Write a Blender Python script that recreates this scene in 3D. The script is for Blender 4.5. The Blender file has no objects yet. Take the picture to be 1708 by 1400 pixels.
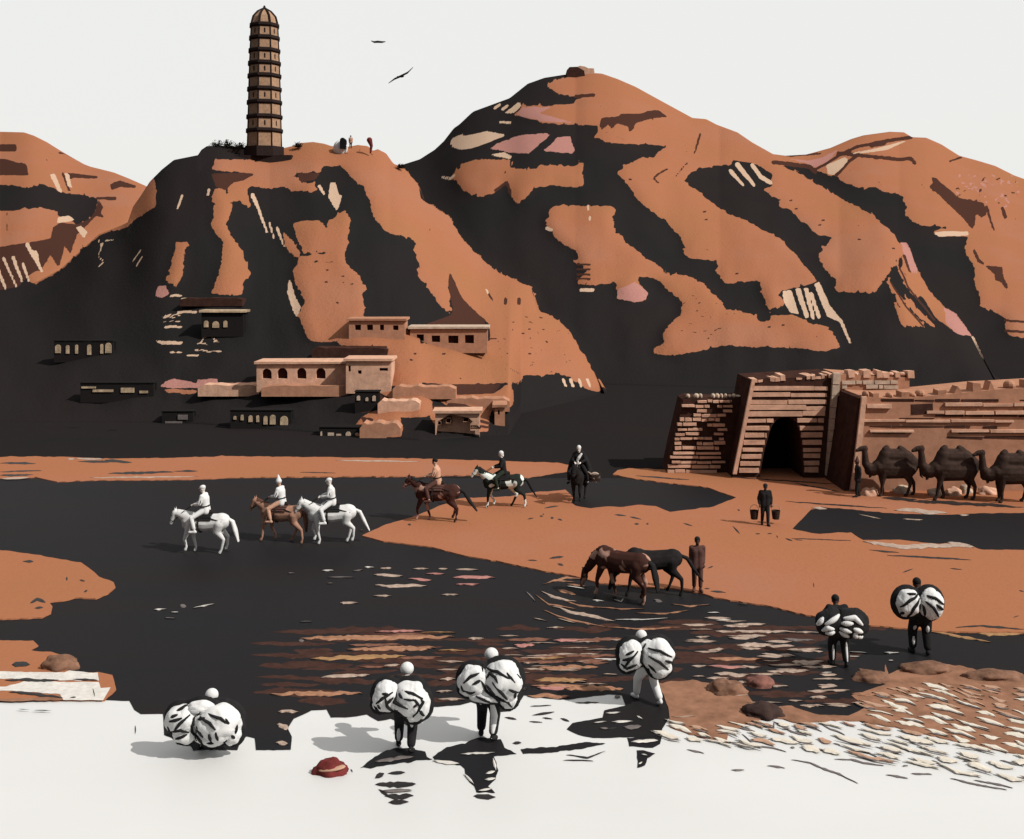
import bpy, bmesh, math, random
import numpy as np
from mathutils import Vector, Matrix, noise as mnoise
from mathutils.geometry import tessellate_polygon

random.seed(7)
rng = np.random.RandomState(7)
F = 1831.0; CX = 854.0; HY = 436.0; CAMZ = 11.0
scene = bpy.context.scene
COL = scene.collection

# ------------------------------------------------------------------ mapping
def W(x, y, D):
    """photo pixel + distance -> world point"""
    return Vector(((x - CX) * D / F, D, CAMZ - (y - HY) * D / F))
def G(x, y, z=0.0):
    """photo pixel -> point on the level ground at height z"""
    D = (CAMZ - z) * F / (y - HY)
    return Vector(((x - CX) * D / F, D, z))
def gd(y, z=0.0):
    return (CAMZ - z) * F / (y - HY)

# ------------------------------------------------------------------ materials
def srgb(r, g, b):
    def c(v):
        v /= 255.0
        return v / 12.92 if v <= 0.04045 else ((v + 0.055) / 1.055) ** 2.4
    return (c(r), c(g), c(b), 1.0)
def scl(c, k): return (c[0]*k, c[1]*k, c[2]*k, 1.0)

class NT:
    def __init__(self, name):
        self.m = bpy.data.materials.new(name); self.m.use_nodes = True
        self.t = self.m.node_tree; self.n = self.t.nodes; self.l = self.t.links
        self.b = self.n['Principled BSDF']
    def new(self, typ, **kw):
        o = self.n.new(typ)
        for k, v in kw.items(): setattr(o, k, v)
        return o
    def link(self, a, b): self.l.new(a, b)
    def noise(self, scale, detail=4, rough=.6, coord='Object', vec=None, stretch=None):
        nz = self.new('ShaderNodeTexNoise'); nz.inputs['Scale'].default_value = scale
        nz.inputs['Detail'].default_value = detail; nz.inputs['Roughness'].default_value = rough
        tc = self.new('ShaderNodeTexCoord')
        src = tc.outputs[coord]
        if stretch:
            mp = self.new('ShaderNodeMapping'); mp.inputs['Scale'].default_value = stretch
            self.link(src, mp.inputs['Vector']); src = mp.outputs['Vector']
        self.link(src, nz.inputs['Vector'])
        return nz.outputs['Fac']
    def ramp(self, fac, stops, interp='LINEAR'):
        r = self.new('ShaderNodeValToRGB'); cr = r.color_ramp; cr.interpolation = interp
        while len(cr.elements) < len(stops): cr.elements.new(.5)
        for e, (p, c) in zip(cr.elements, stops): e.position = p; e.color = c
        self.link(fac, r.inputs['Fac']); return r.outputs['Color']
    def mix(self, fac, a, b):
        m = self.new('ShaderNodeMix', data_type='RGBA')
        for sock, v in ((m.inputs[0], fac), (m.inputs[6], a), (m.inputs[7], b)):
            if hasattr(v, 'links'): self.link(v, sock)
            else: sock.default_value = v
        return m.outputs[2]
    def math(self, op, a, b=None):
        m = self.new('ShaderNodeMath', operation=op)
        for i, v in enumerate((a, b)):
            if v is None: continue
            if hasattr(v, 'links'): self.link(v, m.inputs[i])
            else: m.inputs[i].default_value = v
        return m.outputs[0]
    def bump(self, h, strength=.3, dist=.1):
        b = self.new('ShaderNodeBump'); b.inputs['Strength'].default_value = strength
        b.inputs['Distance'].default_value = dist
        self.link(h, b.inputs['Height']); self.link(b.outputs['Normal'], self.b.inputs['Normal'])
    def fin(self, col, rough=.95, spec=.05):
        if hasattr(col, 'links'): self.link(col, self.b.inputs['Base Color'])
        else: self.b.inputs['Base Color'].default_value = col
        self.b.inputs['Roughness'].default_value = rough
        self.b.inputs['Specular IOR Level'].default_value = spec
        return self.m

def simple(name, c, var=.25, scale=6, rough=.9, spec=.1, bump=.2, stretch=None):
    t = NT(name)
    f = t.noise(scale, 5, .65, stretch=stretch)
    col = t.ramp(f, [(.25, scl(c, 1 - var)), (.75, scl(c, 1 + var))])
    if bump: t.bump(f, bump, .03)
    return t.fin(col, rough, spec)

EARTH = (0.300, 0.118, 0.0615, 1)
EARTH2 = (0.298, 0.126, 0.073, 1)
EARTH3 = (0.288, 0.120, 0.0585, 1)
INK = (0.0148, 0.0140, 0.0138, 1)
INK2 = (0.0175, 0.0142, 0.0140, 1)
PALE = (0.42, 0.29, 0.205, 1)
BROWN = (0.05, 0.022, 0.016, 1)
PINK = (0.34, 0.16, 0.135, 1)
WHITE = (0.66, 0.655, 0.64, 1)

def earth_color(t, sc=.12, k=1.0):
    f = t.noise(sc, 3, .5)
    c = t.ramp(f, [(.33, scl(EARTH2, k)), (.5, scl(EARTH, k)), (.68, scl(EARTH3, k))])
    g = t.noise(sc * 60, 4, .7)
    c = t.mix(t.ramp(g, [(.3, (.16, .16, .16, 1)), (.5, (0, 0, 0, 1))]), c, scl(EARTH, .62))
    return c, g

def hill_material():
    t = NT('hill_dark_and_bare_loess')
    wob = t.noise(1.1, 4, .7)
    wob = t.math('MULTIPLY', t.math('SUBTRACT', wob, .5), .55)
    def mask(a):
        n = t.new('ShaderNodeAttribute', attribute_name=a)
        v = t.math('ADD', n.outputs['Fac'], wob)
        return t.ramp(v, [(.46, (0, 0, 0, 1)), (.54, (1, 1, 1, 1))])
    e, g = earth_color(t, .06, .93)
    k = t.ramp(t.noise(.05, 3, .5), [(.35, INK), (.65, INK2)])  # dark tone of the hill, shown where the bare mask is empty
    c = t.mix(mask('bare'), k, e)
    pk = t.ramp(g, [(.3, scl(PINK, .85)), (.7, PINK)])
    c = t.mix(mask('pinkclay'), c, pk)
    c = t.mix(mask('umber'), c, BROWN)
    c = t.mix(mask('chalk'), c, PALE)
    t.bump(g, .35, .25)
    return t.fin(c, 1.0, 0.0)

def bank_material():
    t = NT('river_sand')
    c, g = earth_color(t, .1)
    s = t.noise(.9, 5, .75, stretch=(1, .35, 1))
    c = t.mix(t.ramp(s, [(.7, (0, 0, 0, 1)), (.73, (.75, .75, .75, 1))]), c, scl(EARTH, .35))
    t.bump(g, .3, .05)
    return t.fin(c, 1.0, 0.0)

def river_material():
    t = NT('dark_river_water')
    f = t.noise(.35, 4, .6, stretch=(.25, 1, 1))
    c = t.ramp(f, [(.35, (.0125, .0125, .0142, 1)), (.65, (.0145, .012, .0126, 1))])
    w = t.noise(2.2, 3, .5, stretch=(.3, 1.4, 1))
    t.bump(w, .12, .03)
    return t.fin(c, .55, .022)

def shallow_material():
    t = NT('pale_shallow_water')
    f = t.noise(.25, 4, .5, stretch=(.4, 1, 1))
    c = t.ramp(f, [(.3, (.515, .51, .50, 1)), (.7, (.545, .54, .53, 1))])
    w = t.noise(1.6, 3, .5, stretch=(.25, 1.5, 1))
    t.bump(w, .15, .03)
    return t.fin(c, .38, .15)

M = {}
M['hill'] = hill_material()
M['bank'] = bank_material()
M['river'] = river_material()
M['shallow'] = shallow_material()
def ground_mat():
    t = NT('dark_ground_earth')
    c = t.ramp(t.noise(.08, 4, .6), [(.35, INK), (.65, INK2)])
    t.bump(t.noise(3, 4, .7), .3, .05)
    return t.fin(c, 1, 0)
M['ground'] = ground_mat()
M['tan'] = simple('ripple_tan', (.27, .135, .08, 1), .35, 5, bump=.3)
M['ochre'] = simple('ripple_ochre', (.27, .15, .07, 1), .3, 5, bump=.3)
M['ripple_pale'] = simple('ripple_pale', (.33, .245, .195, 1), .35, 6, bump=.3)
M['ripple_white'] = simple('ripple_foam', (.52, .49, .45, 1), .2, 6, bump=.3)
M['ripple_pink'] = simple('ripple_pink', (.33, .15, .13, 1), .3, 6, bump=.3)
M['ripple_brown'] = simple('ripple_brown', (.046, .023, .018, 1), .35, 3, bump=.2, spec=.02)
M['ripple_umber'] = simple('ripple_umber', (.15, .068, .045, 1), .4, 4, bump=.2)
M['ripple_dark'] = simple('ripple_dark', (.02, .018, .018, 1), .3, 6, rough=.5, bump=.2)
M['ripple_grey'] = simple('ripple_grey', (.13, .11, .105, 1), .3, 6, bump=.2)
M['shore'] = simple('shore_silt', (.22, .112, .07, 1), .4, 1.6, bump=.5, rough=1, spec=0)
M['pebble'] = simple('shore_pebble', (.54, .49, .415, 1), .12, 3, bump=.3)
M['pebble_tan'] = simple('shore_pebble_tan', (.36, .22, .15, 1), .25, 3, bump=.3)
M['white_cloth'] = simple('white_cotton', (.56, .556, .548, 1), .06, 7, bump=.12)
M['black_cloth'] = simple('black_cloth', (.014, .0135, .014, 1), .3, 8, bump=.4)
M['brown_cloth'] = simple('brown_cloth', (.075, .036, .03, 1), .3, 8, bump=.4)
M['tan_cloth'] = simple('tan_cloth', (.44, .25, .17, 1), .2, 8, bump=.4)
M['green_cloth'] = simple('dark_green_cloth', (.018, .025, .018, 1), .3, 8, bump=.4)
M['skin'] = simple('skin', (.42, .26, .19, 1), .12, 9, rough=.6, spec=.2)
M['skin_pale'] = simple('skin_pale', (.58, .53, .48, 1), .12, 9, rough=.6, spec=.2)
M['skin_dark'] = simple('skin_dark', (.06, .032, .025, 1), .15, 9, rough=.6, spec=.2)
M['hair'] = simple('black_hair', (.012, .011, .011, 1), .3, 20)
M['coat_white'] = simple('white_horse_coat', (.55, .543, .53, 1), .12, 4, bump=.25, rough=1, spec=0)
M['coat_brown'] = simple('brown_horse_coat', (.10, .048, .034, 1), .55, 3, bump=.25, rough=1, spec=0)
M['coat_bay'] = simple('bay_horse_coat', (.30, .165, .115, 1), .5, 2.6, bump=.25, rough=1, spec=0)
M['coat_black'] = simple('black_horse_coat', (.017, .0155, .0155, 1), .35, 4, bump=.25, rough=1, spec=0)
def pied():
    t = NT('pied_horse_coat')
    f = t.noise(1.9, 2, .5)
    c = t.ramp(f, [(.49, (.018, .022, .019, 1)), (.515, (.58, .62, .57, 1))])
    return t.fin(c, 1, 0)
M['coat_pied'] = pied()
def baypatch():
    t = NT('brown_horse_with_pale_patches')
    f = t.noise(2.1, 2, .5)
    c = t.ramp(f, [(.52, (.045, .02, .016, 1)), (.56, (.33, .19, .145, 1))])
    return t.fin(c, 1, 0)
M['coat_patch'] = baypatch()
M['camel'] = simple('dark_camel_wool', (.042, .027, .022, 1), .4, 5, bump=.5, rough=1, spec=0)
M['leather'] = simple('dark_leather', (.02, .015, .013, 1), .3, 8)
M['brick_pale'] = simple('pale_pagoda_brick', (.31, .19, .12, 1), .3, 3, bump=.5)
M['eave'] = simple('dark_eave_tile', (.02, .0125, .011, 1), .3, 4, bump=.4)
M['loess_wall'] = simple('rammed_loess_wall', (.35, .175, .11, 1), .22, 1.8, bump=.6, rough=1, spec=0)
M['stone_pale'] = simple('pale_gate_masonry', (.50, .295, .205, 1), .28, 2.2, bump=.7, rough=1, spec=0)
M['stone_white'] = simple('bleached_masonry', (.42, .32, .245, 1), .3, 3, bump=.6, rough=1, spec=0)
M['stone_dark'] = simple('dark_gate_masonry', (.045, .022, .017, 1), .4, 2.2, bump=.5, rough=1, spec=0)
M['void'] = simple('dark_interior', (.011, .0105, .011, 1), .2, 3, spec=0, rough=1)
M['window_red'] = simple('dark_red_window', (.04, .013, .012, 1), .3, 3)
M['plaster'] = simple('pale_plaster', (.36, .265, .175, 1), .55, 2.4, bump=.4)
M['red'] = simple('red_rock', (.12, .022, .02, 1), .5, 3, bump=.5)
M['dullred'] = simple('dull_red_rock', (.16, .07, .055, 1), .5, 3, bump=.6)
M['rock'] = simple('brown_rock', (.15, .078, .05, 1), .6, 3, bump=.8)
M['darkrock'] = simple('dark_wet_rock', (.035, .02, .017, 1), .5, 3, bump=.8)
M['scrub'] = simple('dark_scrub', (.025, .02, .018, 1), .4, 9)
M['bird'] = simple('dark_feathers', (.03, .028, .028, 1), .3, 9)
M['wood'] = simple('dark_wood', (.03, .018, .014, 1), .3, 6)

# ------------------------------------------------------------------ object helpers
def tag(o, label=None, cat=None, group=None, kind=None):
    if label: o['label'] = label
    if cat: o['category'] = cat
    if group: o['group'] = group
    if kind: o['kind'] = kind
    return o
def obj(name, me, mat=None, parent=None):
    o = bpy.data.objects.new(name, me); COL.objects.link(o)
    if mat is not None: me.materials.append(mat)
    if parent is not None: o.parent = parent
    return o
def empty(name, loc=(0, 0, 0), rz=0, s=1):
    o = bpy.data.objects.new(name, None); COL.objects.link(o)
    o.location = loc; o.rotation_euler = (0, 0, rz); o.scale = (s, s, s)
    o.empty_display_size = .3
    return o
def bm_obj(name, bm, mat, parent=None, smooth=False):
    me = bpy.data.meshes.new(name)
    bmesh.ops.recalc_face_normals(bm, faces=bm.faces)
    bm.to_mesh(me); bm.free()
    if smooth: me.polygons.foreach_set('use_smooth', [True] * len(me.polygons))
    return obj(name, me, mat, parent)

def box(bm, x0, x1, y0, y1, z0, z1, jit=0):
    vs = [bm.verts.new((x + random.uniform(-jit, jit), y + random.uniform(-jit, jit), z + random.uniform(-jit, jit)))
          for z in (z0, z1) for y in (y0, y1) for x in (x0, x1)]
    for f in ((0, 2, 3, 1), (4, 5, 7, 6), (0, 1, 5, 4), (2, 6, 7, 3), (0, 4, 6, 2), (1, 3, 7, 5)):
        bm.faces.new([vs[i] for i in f])
    return vs

def capsule(bm, p0, r0, p1, r1, n=12, k=4):
    p0 = Vector(p0); p1 = Vector(p1)
    ax = p1 - p0; L = ax.length
    if L < 1e-5: ax = Vector((0, 0, 1))
    ax.normalize()
    q = ax.to_track_quat('Z', 'Y')
    prof = []
    for i in range(k + 1):
        a = -math.pi / 2 + (math.pi / 2) * i / k
        prof.append((p0, r0 * math.sin(a), r0 * math.cos(a)))
    for i in range(k + 1):
        a = (math.pi / 2) * i / k
        prof.append((p1, r1 * math.sin(a), r1 * math.cos(a)))
    rings = []
    for j, (c, h, r) in enumerate(prof):
        if r < 1e-6:
            rings.append([bm.verts.new(c + ax * h)])
        else:
            rings.append([bm.verts.new(c + ax * h + q @ Vector((r * math.cos(2 * math.pi * i / n), r * math.sin(2 * math.pi * i / n), 0))) for i in range(n)])
    for a, b in zip(rings[:-1], rings[1:]):
        for i in range(n):
            i2 = (i + 1) % n
            if len(a) == 1: bm.faces.new((a[0], b[i2], b[i]))
            elif len(b) == 1: bm.faces.new((a[i], a[i2], b[0]))
            else: bm.faces.new((a[i], a[i2], b[i2], b[i]))
def chain(bm, pts, rs, **kw):
    for i in range(len(pts) - 1):
        capsule(bm, pts[i], rs[i], pts[i + 1], rs[i + 1], **kw)
def ellipsoid(bm, c, r, rot=None, n=16, m=10):
    geo = bmesh.ops.create_uvsphere(bm, u_segments=n, v_segments=m, radius=1)
    mat = Matrix.Translation(Vector(c)) @ (rot.to_matrix().to_4x4() if rot is not None else Matrix.Identity(4)) @ Matrix.Diagonal((r[0], r[1], r[2], 1))
    bmesh.ops.transform(bm, matrix=mat, verts=geo['verts'])
    return geo['verts']

def remeshed(name, bm, mat, parent=None, voxel=.02, smooth=3):
    """union of closed volumes -> one continuous skin"""
    me = bpy.data.meshes.new(name + '_raw')
    bmesh.ops.recalc_face_normals(bm, faces=bm.faces)
    bm.to_mesh(me); bm.free()
    o = bpy.data.objects.new(name, me); COL.objects.link(o)
    r = o.modifiers.new('r', 'REMESH'); r.mode = 'VOXEL'; r.voxel_size = voxel
    if smooth:
        s = o.modifiers.new('s', 'SMOOTH'); s.iterations = smooth; s.factor = .5
    dg = bpy.context.evaluated_depsgraph_get(); dg.update()
    nm = bpy.data.meshes.new_from_object(o.evaluated_get(dg))
    o.modifiers.clear(); o.data = nm; nm.name = name
    bpy.data.meshes.remove(me)
    nm.polygons.foreach_set('use_smooth', [True] * len(nm.polygons))
    nm.materials.clear(); nm.materials.append(mat)
    if parent is not None: o.parent = parent
    return o

# ------------------------------------------------------------------ outlines on the ground
def rough(poly, amp=1.2, step=7, seed=0):
    out = []
    n = len(poly)
    for i in range(n):
        a = Vector((poly[i][0], poly[i][1])); b = Vector((poly[(i + 1) % n][0], poly[(i + 1) % n][1]))
        L = (b - a).length; k = max(1, int(L / step)) if L < 600 else 1
        for j in range(k):
            p = a.lerp(b, j / k)
            d = mnoise.noise(Vector((p.x * .08, p.y * .12, seed))) + .6 * mnoise.noise(Vector((p.x * .3, p.y * .3, seed + 9)))
            nrm = Vector((-(b - a).y, (b - a).x)); nrm = nrm / (nrm.length + 1e-6)
            p = p + nrm * d * amp
            out.append((p.x, p.y))
    return out

def sheet(name, poly, z, mat, skirt=0.0, amp=1.2, label=None, kind='structure', parent=None, seed=0, step=7):
    pts = rough(poly, amp, step, seed) if amp else poly
    top = [G(x, y, z) for x, y in pts]
    tris = tessellate_polygon([[Vector((v.x, v.y, 0)) for v in top]])
    verts = [tuple(v) for v in top]; faces = [tuple(t) for t in tris]
    if skirt:
        n = len(top)
        cen = sum(top, Vector()) / n
        verts += [(v.x, v.y - .02, z - skirt) for v in top]
        faces += [(i, (i + 1) % n, n + (i + 1) % n, n + i) for i in range(n)]
    me = bpy.data.meshes.new(name); me.from_pydata(verts, [], faces)
    bm = bmesh.new(); bm.from_mesh(me)
    bmesh.ops.recalc_face_normals(bm, faces=bm.faces)
    up = sum((f.normal.z * f.calc_area() for f in bm.faces))
    if up < 0: bmesh.ops.reverse_faces(bm, faces=bm.faces)
    bm.to_mesh(me); bm.free()
    o = obj(name, me, mat, parent)
    if kind: o['kind'] = kind
    if label: o['label'] = label
    return o

def ribbons(name, items, z, mat, kind='stuff', h=.02):
    """low crests lying on the water: each item = (polyline in pixels, full width in pixels)"""
    verts = []; faces = []
    for pts, w in items:
        P = []
        for i in range(len(pts) - 1):
            a = Vector(pts[i]); b = Vector(pts[i + 1]); k = max(3, int((b - a).length / 6))
            for j in range(k): P.append(a.lerp(b, j / k))
        P.append(Vector(pts[-1])); n = len(P); sd = random.random() * 50
        base = len(verts)
        for i, p in enumerate(P):
            s = i / (n - 1); tp = max(.04, math.sin(math.pi * min(1, max(0, s))) ** .55)
            wob = .75 + .5 * mnoise.noise(Vector((p.x * .13, sd, 0)))
            hw = w * .5 * tp * wob
            d = (P[min(n - 1, i + 1)] - P[max(0, i - 1)]); d.normalize(); nr = Vector((-d.y, d.x))
            c = mnoise.noise(Vector((p.x * .05, sd + 5, 0))) * w * .3
            for s2, zz in ((-1, 0), (0, h), (1, 0)):
                q = p + nr * (hw * s2 + c)
                verts.append(tuple(G(q.x, q.y, z + zz)))
        for i in range(n - 1):
            for k in range(2):
                a = base + i * 3 + k
                faces.append((a, a + 3, a + 4, a + 1))
    me = bpy.data.meshes.new(name); me.from_pydata(verts, [], faces)
    bm = bmesh.new(); bm.from_mesh(me)
    for f in bm.faces:
        if f.normal.z < 0: f.normal_flip()
    bm.to_mesh(me); bm.free()
    o = obj(name, me, mat); o['kind'] = kind
    return o

# ------------------------------------------------------------------ the ground pattern of the hills
OX, CW, CH = 160, 2030, 800
def canvas(): return np.zeros((CH, CW), np.float32)
def fill(cv, poly, val=1.0):
    pts = [(x + OX, y) for x, y in poly]; n = len(pts)
    y0 = max(0, int(min(p[1] for p in pts))); y1 = min(CH - 1, int(max(p[1] for p in pts)) + 1)
    for y in range(y0, y1 + 1):
        yc = y + .5; xs = []
        for i in range(n):
            (xa, ya), (xb, yb) = pts[i], pts[(i + 1) % n]
            if (ya <= yc) != (yb <= yc): xs.append(xa + (yc - ya) / (yb - ya) * (xb - xa))
        xs.sort()
        for a, b in zip(xs[::2], xs[1::2]):
            a = max(0, int(round(a))); b = min(CW, int(round(b)))
            if b > a: cv[y, a:b] = val
def stroke(cv, pts, w0, w1=None, val=1.0):
    w1 = w0 if w1 is None else w1
    n = len(pts) - 1
    for i in range(n):
        (xa, ya), (xb, yb) = pts[i], pts[i + 1]; xa += OX; xb += OX
        ra = (w0 + (w1 - w0) * i / n) / 2; rb = (w0 + (w1 - w0) * (i + 1) / n) / 2
        R = max(ra, rb) + 1
        x0 = max(0, int(min(xa, xb) - R)); x1 = min(CW, int(max(xa, xb) + R) + 1)
        y0 = max(0, int(min(ya, yb) - R)); y1 = min(CH, int(max(ya, yb) + R) + 1)
        if x1 <= x0 or y1 <= y0: continue
        yy, xx = np.mgrid[y0:y1, x0:x1]
        dx, dy = xb - xa, yb - ya; L = dx * dx + dy * dy + 1e-6
        t = np.clip(((xx + .5 - xa) * dx + (yy + .5 - ya) * dy) / L, 0, 1)
        d = np.hypot(xx + .5 - xa - t * dx, yy + .5 - ya - t * dy)
        cv[y0:y1, x0:x1][d <= ra + (rb - ra) * t] = val
def blur(cv, r, it=2):
    for _ in range(it):
        for ax in (0, 1):
            p = np.pad(cv, [(r, r) if a == ax else (0, 0) for a in (0, 1)], mode='edge')
            c = np.cumsum(p, axis=ax); c = np.insert(c, 0, 0, axis=ax)
            k = 2 * r + 1
            cv = (c[k:] - c[:-k]) / k if ax == 0 else (c[:, k:] - c[:, :-k]) / k
    return cv.astype(np.float32)
def sample(cv, x, y):
    x = np.clip(x + OX - .5, 0, CW - 1.001); y = np.clip(y - .5, 0, CH - 1.001)
    xi = x.astype(int); yi = y.astype(int); fx = x - xi; fy = y - yi
    return (cv[yi, xi] * (1 - fx) * (1 - fy) + cv[yi, xi + 1] * fx * (1 - fy) + cv[yi + 1, xi] * (1 - fx) * fy + cv[yi + 1, xi + 1] * fx * fy)

bare = canvas(); chalk = canvas(); umber = canvas(); pinkc = canvas()
# --- pagoda hill
fill(bare, [(353,283),(358,266),(419,266),(422,270),(485,267),(486,262),(452,256),(452,245),(473,240),(476,235),(499,230),(541,230),(614,235),(644,245),(660,268),(672,280),(684,291),(698,308),(703,333),(722,343),(733,352),(748,359),(759,378),(773,401),(797,425),(825,451),(858,467),(886,479),(892,493),(899,518),(921,529),(942,543),(956,561),(969,584),(987,611),(1006,648),(1000,654),(979,638),(945,625),(871,626),(871,638),(853,640),(834,640),(758,643),(703,638),(699,645),(653,643),(654,634),(649,605),(643,590),(646,576),(590,578),(575,560),(582,546),(675,546),(679,566),(684,574),(803,574),(819,568),(815,541),(809,534),(790,518),(771,497),(758,471),(750,450),(747,484),(751,500),(755,517),(751,525),(742,518),(724,497),(703,469),(694,448),(700,444),(689,414),(694,408),(687,397),(661,394),(641,385),(623,362),(618,345),(622,343),(611,324),(607,310),(597,305),(588,296),(569,277),(537,277),(534,288),(495,289),(492,296),(500,300),(503,305),(526,302),(528,320),(490,319),(475,312),(447,314),(417,311),(411,316),(416,330),(417,345),(397,337),(388,334),(387,350),(375,375),(385,390),(397,405),(402,415),(410,440),(418,455),(415,465),(408,464),(405,480),(404,492),(352,490),(360,470),(366,450),(371,420),(372,405),(360,390),(352,375),(357,350),(362,338),(353,337),(358,315),(375,314),(379,325),(385,305),(400,303),(408,301),(425,290)])
fill(bare, [(485,372),(504,369),(537,368),(545,383),(545,372),(555,366),(576,350),(585,367),(582,390),(578,394),(583,406),(575,420),(576,437),(588,451),(595,455),(611,481),(604,490),(608,513),(607,527),(590,578),(550,571),(513,569),(498,525),(506,506),(489,471),(501,500),(487,451),(497,441),(497,431),(504,425)])
fill(bare, [(604,527),(700,560),(700,590),(590,580),(580,552)])
fill(bare, [(295,404),(313,404),(314,410),(308,412),(307,453),(293,483),(289,474),(274,472),(274,460),(287,459),(279,453),(285,446),(290,425)])
fill(bare, [(470,383),(487,400),(500,420),(500,428),(492,428),(476,410)])
stroke(bare, [(504,425),(543,423)], 3, 3, 0); stroke(bare, [(527,437),(555,438)], 2, 2, 0); stroke(bare, [(485,374),(505,424)], 4, 4, 0)
stroke(bare, [(490,470),(506,505)], 4, 4, 0)
fill(chalk, [(481,468),(485,468),(492,495),(502,512),(498,523),(494,530),(484,506),(479,490)])
stroke(chalk, [(421,325),(430,345),(446,390)], 7, 3); stroke(chalk, [(426,330),(434,356)], 3); stroke(chalk, [(449,372),(458,400)], 4, 3)
stroke(chalk, [(462,380),(474,412)], 5, 3); stroke(chalk, [(304,326),(295,350)], 4, 3); stroke(chalk, [(349,316),(347,326)], 5, 4); stroke(chalk, [(533,311),(541,324)], 6, 4)
fill(chalk, [(551,305),(560,305),(565,324),(571,326),(567,340),(563,353),(556,344),(548,329)])
for a, b in (((172,405),(163,428)),((163,428),(173,437)),((173,437),(164,446)),((175,402),(190,400)),((235,417),(222,436)),((238,428),(226,446)),((164,400),(168,410))): stroke(chalk, [a, b], 2.4, 2)
fill(umber, [(353,289),(425,289),(408,301),(388,305),(376,318),(360,312),(356,300)]); fill(umber, [(495,289),(534,289),(526,300),(503,304)])
fill(umber, [(750,450),(758,471),(771,497),(790,518),(809,534),(808,549),(690,549),(740,530),(752,526),(756,515),(748,484)])
fill(umber, [(530,577),(646,577),(643,592),(640,602),(580,601),(572,610),(560,612),(560,590),(530,586)])  # the band under the ledge is its shadow, put into the colour
fill(umber, [(703,641),(836,641),(824,657),(718,660)])
# terraces and ruins at the foot
fill(bare, [(600,650),(618,648),(633,650),(720,651),(720,690),(712,696),(668,696),(671,713),(670,729),(600,729),(590,726),(588,716),(600,700),(613,690),(640,680),(690,676),(687,668),(650,665),(635,655)])
fill(bare, [(718,660),(824,656),(845,642),(853,640),(857,661),(853,679),(842,682),(841,698),(824,698),(823,682),(815,696),(815,721),(755,721),(726,708),(716,695),(725,683),(760,686)])
fill(umber, [(720,677),(745,677),(748,671),(770,672),(798,683),(795,689),(768,684),(722,683)]); stroke(umber, [(785,711),(815,713)], 4); stroke(umber, [(800,702),(815,706)], 5); fill(umber, [(600,695),(622,698),(622,706),(606,705)])
fill(umber, [(640,664),(650,664),(690,669),(686,677),(650,679),(620,686),(600,690),(592,680),(600,668),(616,653),(628,651)])
fill(pinkc, [(267,645),(273,638),(290,632),(305,634),(330,640),(330,633),(362,632),(363,640),(430,637),(600,640),(655,640),(650,650),(450,650),(290,648)])
fill(bare, [(270,649),(300,650),(331,652),(325,657),(280,656)])
fill(chalk, [(256,568),(306,570),(303,575),(270,575)]); fill(pinkc, [(262,478),(275,476),(283,490),(270,497),(258,494)])
for x0, x1, y, w in ((284,302,494,4),(302,318,500,4),(282,303,588,2.5),(322,345,585,2.5),(345,370,587,2.5),(312,332,594,3),(270,292,530,2.5),(275,302,546,4),(272,300,537,2),(276,302,526,2),(296,328,521,4),(340,350,499,3),(328,345,574,2.5),(356,366,570,2.5)): stroke(chalk, [(x0,y),((x0+x1)/2,y-1),(x1,y)], w)
stroke(chalk, [(335,572),(340,563),(350,560),(360,568)], 2.2)
for x in (940, 952, 966, 980): stroke(chalk, [(x, 633), (x + 4, 645)], 5, 4)
fill(bare, [(945,628),(985,636),(1000,654),(980,650),(965,640)])
for x, y in ((843,498),(866,498)): stroke(umber, [(x, y), (x, y + 8)], 5, 6)
for _ in range(45):
    x = random.uniform(840, 960); y = random.uniform(525, 622)
    stroke(umber, [(x, y), (x + random.uniform(-7, 7), y + random.uniform(-3, 3))], 1.8)
for x, y in ((543,450),(570,460),(542,470),(571,472),(585,473),(560,505),(630,530),(690,590),(737,590),(683,600),(870,556),(795,640)): stroke(umber, [(x, y), (x + 5, y + 1)], 3)
stroke(umber, [(803,565),(830,565),(838,600),(852,616),(868,624)], 1.5); stroke(chalk, [(811,482),(815,492)], 3); stroke(umber, [(815,490),(822,503)], 4, 2)
# --- main hill
fill(bare, [(908,145),(925,134),(976,118),(993,108),(1060,120),(1155,170),(1240,200),(1320,255),(1308,280),(1331,289),(1362,307),(1402,329),(1439,350),(1460,362),(1486,387),(1500,401),(1505,422),(1495,441),(1481,458),(1472,472),(1458,490),(1397,487),(1391,481),(1396,465),(1385,461),(1362,426),(1378,411),(1388,394),(1364,393),(1350,384),(1350,376),(1329,362),(1328,356),(1297,343),(1303,336),(1288,329),(1272,315),(1287,310),(1287,291),(1258,271),(1220,269),(1215,276),(1192,276),(1164,284),(1150,289),(1141,303),(1164,320),(1215,358),(1253,371),(1283,390),(1302,400),(1325,422),(1351,453),(1363,469),(1337,478),(1302,485),(1308,513),(1288,514),(1284,523),(1264,467),(1226,472),(1208,472),(1194,450),(1199,445),(1192,434),(1145,431),(1140,420),(1138,400),(1119,378),(1108,364),(1103,365),(1077,346),(1062,330),(1055,318),(1027,288),(1037,281),(1066,264),(1089,264),(1091,259),(1115,242),(1101,242),(1080,241),(1050,240),(1010,238),(992,228),(998,220),(997,209),(965,209),(934,207),(904,205),(894,200),(855,193),(871,178),(904,177),(944,174),(965,173),(960,165),(990,160),(990,157),(958,160),(934,159),(927,152)])
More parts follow.
